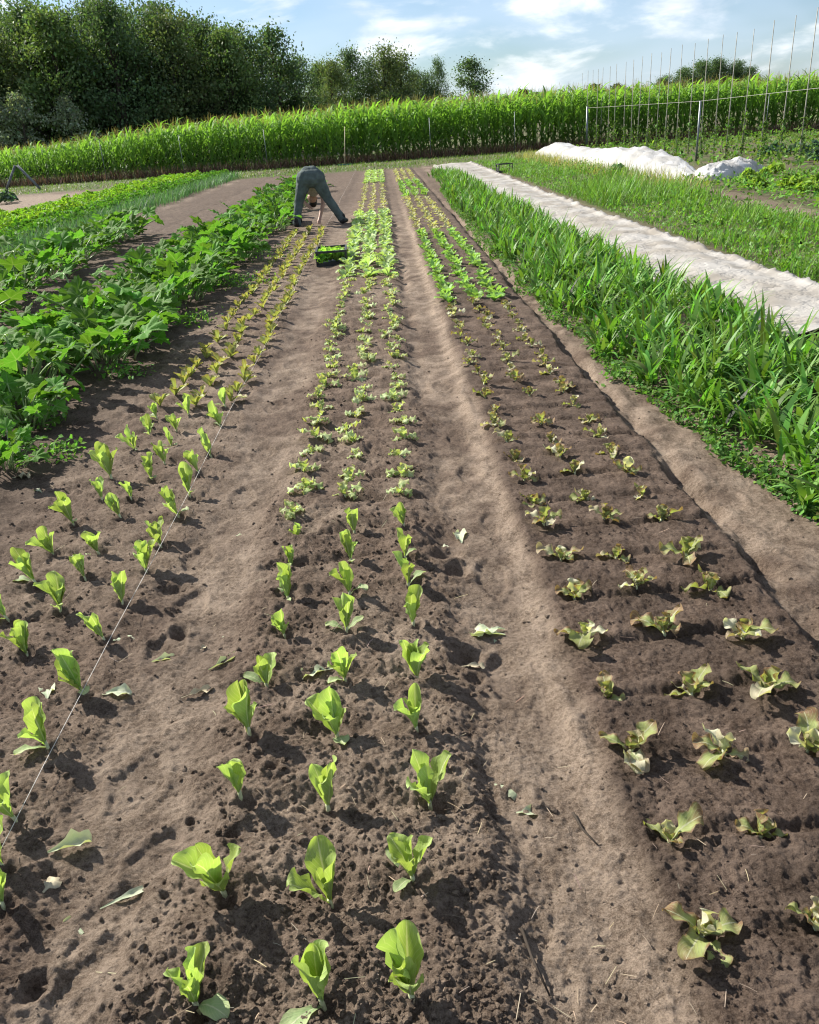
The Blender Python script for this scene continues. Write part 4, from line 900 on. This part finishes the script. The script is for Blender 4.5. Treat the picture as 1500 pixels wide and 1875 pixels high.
arms = [([sho_l, (-.30, .42, .52), (-.15, .30, .36)], [.052, .042, .030]), ([(-.15, .30, .36), (-.09, .26, .32)], [.034, .030]),
        ([sho_r, (.17, .40, .36), (.08, .20, .085)], [.055, .043, .030]), ([(.08, .20, .085), (.06, .15, .045)], [.034, .028])]
fing = []
for k in range(4):
    fing.append(([(-.10 + .012 * k, .265 - .008 * k, .325), (-.065 + .010 * k, .235, .300 - .006 * k), (-.05 + .008 * k, .235, .275)], [.009, .008, .007]))
    fing.append(([(.045 + .014 * k, .155, .05), (.04 + .016 * k, .12, .03), (.042 + .014 * k, .105, .008)], [.009, .008, .007]))
fing.append(([(-.12, .25, .335), (-.10, .225, .30), (-.085, .225, .285)], [.010, .009, .008])); fing.append(([(.09, .17, .06), (.105, .14, .035), (.095, .12, .015)], [.010, .009, .008]))
body = blob([([(0, .15, .88), (-.02, .42, .74), (-.02, .58, .65)], [.13, .14, .14]), ([sho_l, sho_r], [.08, .08]), ([neck, head], [.055, .07]), ([(-.06, .70, .47), (-.06, .71, .41)], [.092, .082]),
             ([(-.06, .615, .43), (-.06, .60, .425)], [.02, .015]), ([(-.15, .70, .45), (-.155, .70, .44)], [.018, .016]), ([(.03, .70, .45), (.035, .70, .44)], [.018, .016])] + arms + fing, 'body', MT['skin'], .0075, 2)
link('body', body, pr)
link('shirt', blob([([(0, .10, .90), (-.02, .42, .745), (-.02, .58, .655)], [.158, .168, .165]), ([(-.06, .30, .80), (-.12, .36, .70)], [.12, .11]), ([sho_l, (-.245, .52, .60)], [.098, .075]), ([sho_r, (.17, .52, .53)], [.098, .075]), ([(-.17, .16, .84), (-.235, .24, .66)], [.085, .05]), ([(.18, .2, .84), (.24, .28, .68)], [.08, .04])], 'shirt', MT['shirt'], .016, 3, .04), pr)
link('hair', blob([([(-.06, .74, .43), (-.06, .73, .36)], [.096, .085]), ([(-.06, .76, .48), (-.06, .72, .35)], [.085, .085])], 'hair', MT['hair'], .014, 2), pr)
for (cx_, cy_, a) in ((-.355, -.01, .1), (.555, .02, -.35)):
    b = blob([([(0, -.06, .05), (0, .06, .05), (0, .17, .04)], [.052, .050, .038]), ([(0, -.05, .05), (0, -.03, .14)], [.055, .058])], 'boot', MT['boot'], .014, 2); link('boot', b, pr, (cx_, cy_, -.005), (0, 0, a))

# ------------------------------------------------------------------ maize
def maize_geo(seed, h, nleaf=14, seg=5, low=True, tassel=True):
    r = np.random.default_rng(seed); g = Geo(); a0 = r.uniform(0, 6.28)
    P = [(0, 0, -.05 if low else h * .5), (r.normal(0, .03), r.normal(0, .03), h * .82)]
    V, Q, T = tube(P, [.014, .008], 4, False); g.add(V, Q, None, None, (.13, .20, .05))
    k = np.arange(nleaf); z = (.04 + .72 * k / (nleaf - 1)) * h if low else (.5 + .30 * k / (nleaf - 1)) * h
    az = a0 + k * math.pi + r.normal(0, .45, nleaf); L = (.55 + .40 * np.sin((z / h) * 3.4)) * r.uniform(.8, 1.15, nleaf)
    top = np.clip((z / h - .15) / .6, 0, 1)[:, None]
    col = np.array([[.15, .27, .06]]) * (1 - top) + np.array([[.215, .40, .075]]) * top; col = col * (1 + r.normal(0, .16, (nleaf, 1)))  # leaf colour brightens with height, painting backlight into the upper leaves
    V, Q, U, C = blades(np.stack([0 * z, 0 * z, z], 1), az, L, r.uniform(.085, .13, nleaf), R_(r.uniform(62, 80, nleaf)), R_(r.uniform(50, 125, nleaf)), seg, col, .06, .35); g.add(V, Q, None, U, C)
    if tassel:
        n = 3; V, Q, U, C = blades(np.tile([[0, 0, h * .82]], (n, 1)), r.uniform(0, 6.28, n), r.uniform(.34, .56, n) * h / 2.6, np.full(n, .013), R_(r.uniform(72, 90, n)), R_(r.uniform(0, 25, n)), 2, np.tile([[.27, .22, .11]], (n, 1)), .5); g.add(V, Q, None, U, C)
    return g
def corn_h(x): return np.interp(x, [-30, -21, -16, -11.6, -5, 0, 9, 20, 30], [1.95, 2.05, 2.4, 2.78, 3.0, 3.1, 3.18, 3.05, 3.0])
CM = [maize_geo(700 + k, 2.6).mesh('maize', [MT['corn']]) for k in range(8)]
cnt = 0
for row in range(2):
    for x in np.arange(-22.5 + .1 * row, 25.0, .318):
        if cnt >= 300: break
        cnt += 1; xx = x + rng.normal(0, .06); o = link('maize_plant', CM[int(rng.integers(8))], None, (xx, 50.0 + row * .7 + rng.normal(0, .08), 0), (rng.normal(0, .04), rng.normal(0, .04), rng.uniform(0, 6.28)), float(corn_h(xx) / 2.6 * rng.uniform(.84, 1.06)))
        set_props(o, 'tall green maize plant in the front rows of the field', 'maize', 'maize plants at the field edge')
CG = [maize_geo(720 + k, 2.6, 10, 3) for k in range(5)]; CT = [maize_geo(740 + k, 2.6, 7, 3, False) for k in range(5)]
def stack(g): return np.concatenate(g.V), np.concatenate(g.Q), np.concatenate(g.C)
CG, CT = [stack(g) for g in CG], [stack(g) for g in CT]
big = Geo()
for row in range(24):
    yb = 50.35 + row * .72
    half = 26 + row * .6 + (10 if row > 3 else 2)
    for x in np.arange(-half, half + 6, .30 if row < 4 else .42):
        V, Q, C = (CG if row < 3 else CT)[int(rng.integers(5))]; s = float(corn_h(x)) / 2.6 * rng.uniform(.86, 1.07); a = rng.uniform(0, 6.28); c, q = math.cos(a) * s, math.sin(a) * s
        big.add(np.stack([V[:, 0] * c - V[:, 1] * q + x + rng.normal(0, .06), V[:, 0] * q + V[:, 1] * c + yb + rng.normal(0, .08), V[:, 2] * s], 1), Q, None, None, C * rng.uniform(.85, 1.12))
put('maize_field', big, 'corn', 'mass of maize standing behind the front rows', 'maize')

# ------------------------------------------------------------------ trees
def tree_meshes(seed, h, wid, base, col, nclump, leaf=.25, per=105):
    r = np.random.default_rng(seed); g = Geo(); tips = []
    tr = [(0, 0, -.3)]
    for k in range(1, 6): tr.append((r.normal(0, .02) * h, r.normal(0, .02) * h, h * .16 * k))
    V, Q, T = tube(tr, np.linspace(.026, .007, 6) * h, 7); g.add(V, Q, T)
    for k in range(int(nclump)):
        u = r.uniform(0, 1); z = base + (1 - base) * u; wz = wid * (math.sin(min(1, .12 + u * .95) * math.pi) ** .6) * (1.05 - .25 * u)
        a = r.uniform(0, 6.28); q = math.sqrt(r.uniform(.05, 1)) * wz
        tips.append((math.sin(a) * q * h, math.cos(a) * q * h, z * h * r.uniform(.93, 1.0)))
    for t in tips[::2]:
        z0 = max(base * h * .55, t[2] - r.uniform(.12, .3) * h); f = z0 / (h * .8); p0 = np.array([np.interp(z0, [q[2] for q in tr], [q[0] for q in tr]), np.interp(z0, [q[2] for q in tr], [q[1] for q in tr]), z0])
        m = (p0 + np.array(t)) / 2 + np.array([0, 0, -.03 * h]); V, Q, T = tube([p0, m, t], np.array([.0085, .005, .002]) * h * (1.2 - f * .6), 4, False); g.add(V, Q, None)
    P, C = [], []
    for t in tips:
        n = int(per * r.uniform(.6, 1.4)); sp = r.uniform(.045, .085) * h
        d = r.normal(0, 1, (n, 3)) * np.array([sp, sp, sp * .62]); P.append(np.array(t) + d); C.append(jit(np.array(col) * r.uniform(.75, 1.25), n, .2, r))
    P, C = np.concatenate(P), np.concatenate(C)
    V, T, C = leaflets(P, leaf * r.uniform(.6, 1.3, len(P)), C, .2, r); cg = Geo(); cg.add(V, None, T, None, C)
    return g.mesh('trunk', [MT['bark']]), cg.mesh('crown', [MT['tree']])
DARK, OLIVE, LITE, GREY = (.100, .155, .072), (.14, .18, .075), (.15, .215, .08), (.27, .31, .21)
TK = {'tall': [tree_meshes(800 + k, 13, .30, .22, DARK, 95) for k in range(4)], 'olive': [tree_meshes(820 + k, 11.5, .30, .20, OLIVE, 80) for k in range(3)],
      'lite': [tree_meshes(840 + k, 11, .32, .24, LITE, 80) for k in range(2)], 'grey': [tree_meshes(860 + k, 6, .38, .12, GREY, 46, .2, 90) for k in range(2)],
      'open': [tree_meshes(870 + k, 10, .27, .36, DARK, 36, .25, 110) for k in range(2)], 'bush': [tree_meshes(880 + k, 4.2, .55, .05, (.055, .09, .035), 46, .22, 80) for k in range(2)]}
TH0 = {'tall': 13, 'olive': 11.5, 'lite': 11, 'grey': 6, 'open': 10, 'bush': 4.2}
def tree(kind, x, y, h, label, group, cat='tree', name='deciduous_tree', wscale=1.):
    s = h / TH0[kind]; tm_, cm_ = pick(TK[kind]); root = empty(name, (x, y, 0), (0, 0, rng.uniform(0, 6.28))); root.scale = (s * wscale, s * wscale, s)
    set_props(root, label, cat, group); link('trunk', tm_, root); link('crown', cm_, root)
WOOD = 'trees of the dense wood at left'
for x, y, h, k in [(-33, 76, 13.5, 'tall'), (-30, 74, 12.5, 'olive'), (-27.5, 78, 14.5, 'tall'), (-25, 74, 13.2, 'lite'), (-22.8, 79, 14.2, 'tall'), (-20.5, 75, 13.6, 'tall'), (-18.4, 80, 14.0, 'tall'), (-16.6, 78, 12.4, 'olive'), (-14.6, 82, 12.6, 'tall'), (-12.6, 80, 11.4, 'lite'),
                   (-31, 84, 15, 'tall'), (-24, 86, 15.2, 'tall'), (-19.5, 88, 15, 'tall'), (-36, 80, 14, 'tall'), (-39, 78, 13, 'tall'), (-28.8, 80, 14.2, 'tall'), (-21.8, 84, 14, 'tall'), (-16.8, 86, 13.6, 'tall'), (-34, 86, 15, 'tall'), (-13.4, 88, 12.4, 'tall'), (-26.2, 82, 14, 'tall')]:
    FR = [-33, -30, -27.5, -25, -22.8, -20.5, -18.4, -16.6, -14.6, -12.6]
    tree(k, x, y, h * .87, 'tall broadleaf tree along the front of the dense wood, %s from the right' % ordinal(10 - FR.index(x)) if x in FR else 'tall dark tree at the back of the dense wood behind the maize', WOOD)
for x, y, h, k, lb in [(-11.6, 84, 11.0, 'open', 'airy broadleaf tree at the right end of the dense wood'), (-9.3, 88, 10.9, 'open', 'airy tree with sky gaps, just right of the dense wood'), (-10.2, 93, 9.5, 'tall', 'lower dark tree filling the gap behind the airy trees'),
                       (-7.6, 94, 8.8, 'tall', 'dark rounded tree between the airy trees and the olive tree'), (-4.6, 98, 8.4, 'olive', 'olive-green rounded tree left of the middle tree group'),
                       (-6.2, 104, 8.6, 'lite', 'lighter tree behind the olive-green rounded tree')]:
    tree(k, x, y, h, lb, 'trees between the wood and the middle group')
for i, (x, y, h, k) in enumerate([(-3.4, 138, 12.2, 'tall'), (-.6, 142, 11.6, 'tall'), (1.6, 136, 12.3, 'olive'), (4.2, 140, 11.6, 'olive'), (6.3, 146, 9.6, 'tall'), (8.2, 148, 9.2, 'tall'), (-5.8, 132, 10.4, 'tall'), (3, 152, 10.8, 'tall')]):
    tree(k, x, y, h, 'rounded tree in the middle group behind the maize, %s from the left' % ordinal(1 + sorted([-3.4, -.6, 1.6, 4.2, 6.3, 8.2, -5.8, 3]).index(x)), 'trees of the middle group')
tree('tall', 10.3, 150, 11.3, 'slim pointed tree just left of the gap before the lone tree', None, wscale=.62)
tree('open', 16.4, 158, 11.6, 'lone airy round tree standing against the sky right of the middle group', None, wscale=1.25)
tree('bush', 20.5, 160, 5.4, 'low dark bush at the foot of the lone tree', None, 'bush', 'bush')
tree('bush', 13.4, 155, 5.2, 'low dark bush left of the lone tree', None, 'bush', 'bush')
for x, y, h in [(79, 252, 9.0), (84, 250, 11.0), (89, 250, 12.6), (94, 252, 12.8), (99, 250, 12.2), (103.5, 252, 10.4), (86.5, 256, 11.6), (91.5, 257, 12.6), (96.5, 256, 12.6), (101.5, 257, 11.2), (81.5, 256, 10.0)]:
    tree('tall', x, y, h, 'tree of the dark round wood beyond the maize at right', 'trees of the far wood at right', wscale=1.25)
for x, h in [(40, 8.0), (46, 9.5), (52, 8.8), (63, 8.0), (70, 10.0), (76, 9.4), (58, 7.4), (30, 7.0), (35, 7.2), (108, 8), (24, 7)]:
    tree('bush', x, 290 + rng.normal(0, 5), h, 'low far tree on the horizon between lone tree and far wood', 'far trees on the horizon', wscale=1.3)
for x, y, h in [(-26.6, 69, 5.6), (-23.6, 70.5, 5.2), (-29, 70, 6.2)]:
    tree('grey', x, y, h, {-26.6: 'grey-green willow bush before the wood, middle one', -23.6: 'grey-green willow bush before the wood, right one', -29: 'grey-green willow bush before the wood, left one'}[x], 'willow bushes before the wood', 'bush', 'willow_bush')
for x in (79, 83, 87, 91, 95, 99, 103):
    tree('bush', x, 247, 7.5, 'dark shrub at the foot of the round wood beyond the maize', 'shrubs below the far wood', 'shrub', 'shrub', 1.1)
for x in np.arange(-40, 9, 1.9):
    tree('bush', float(x), 79 + rng.normal(0, 2) + max(0, x + 12) * 1.6, rng.uniform(3.6, 5.2), 'dark undergrowth shrub among the trunks behind the maize', 'undergrowth shrubs behind the maize', 'shrub', 'shrub')
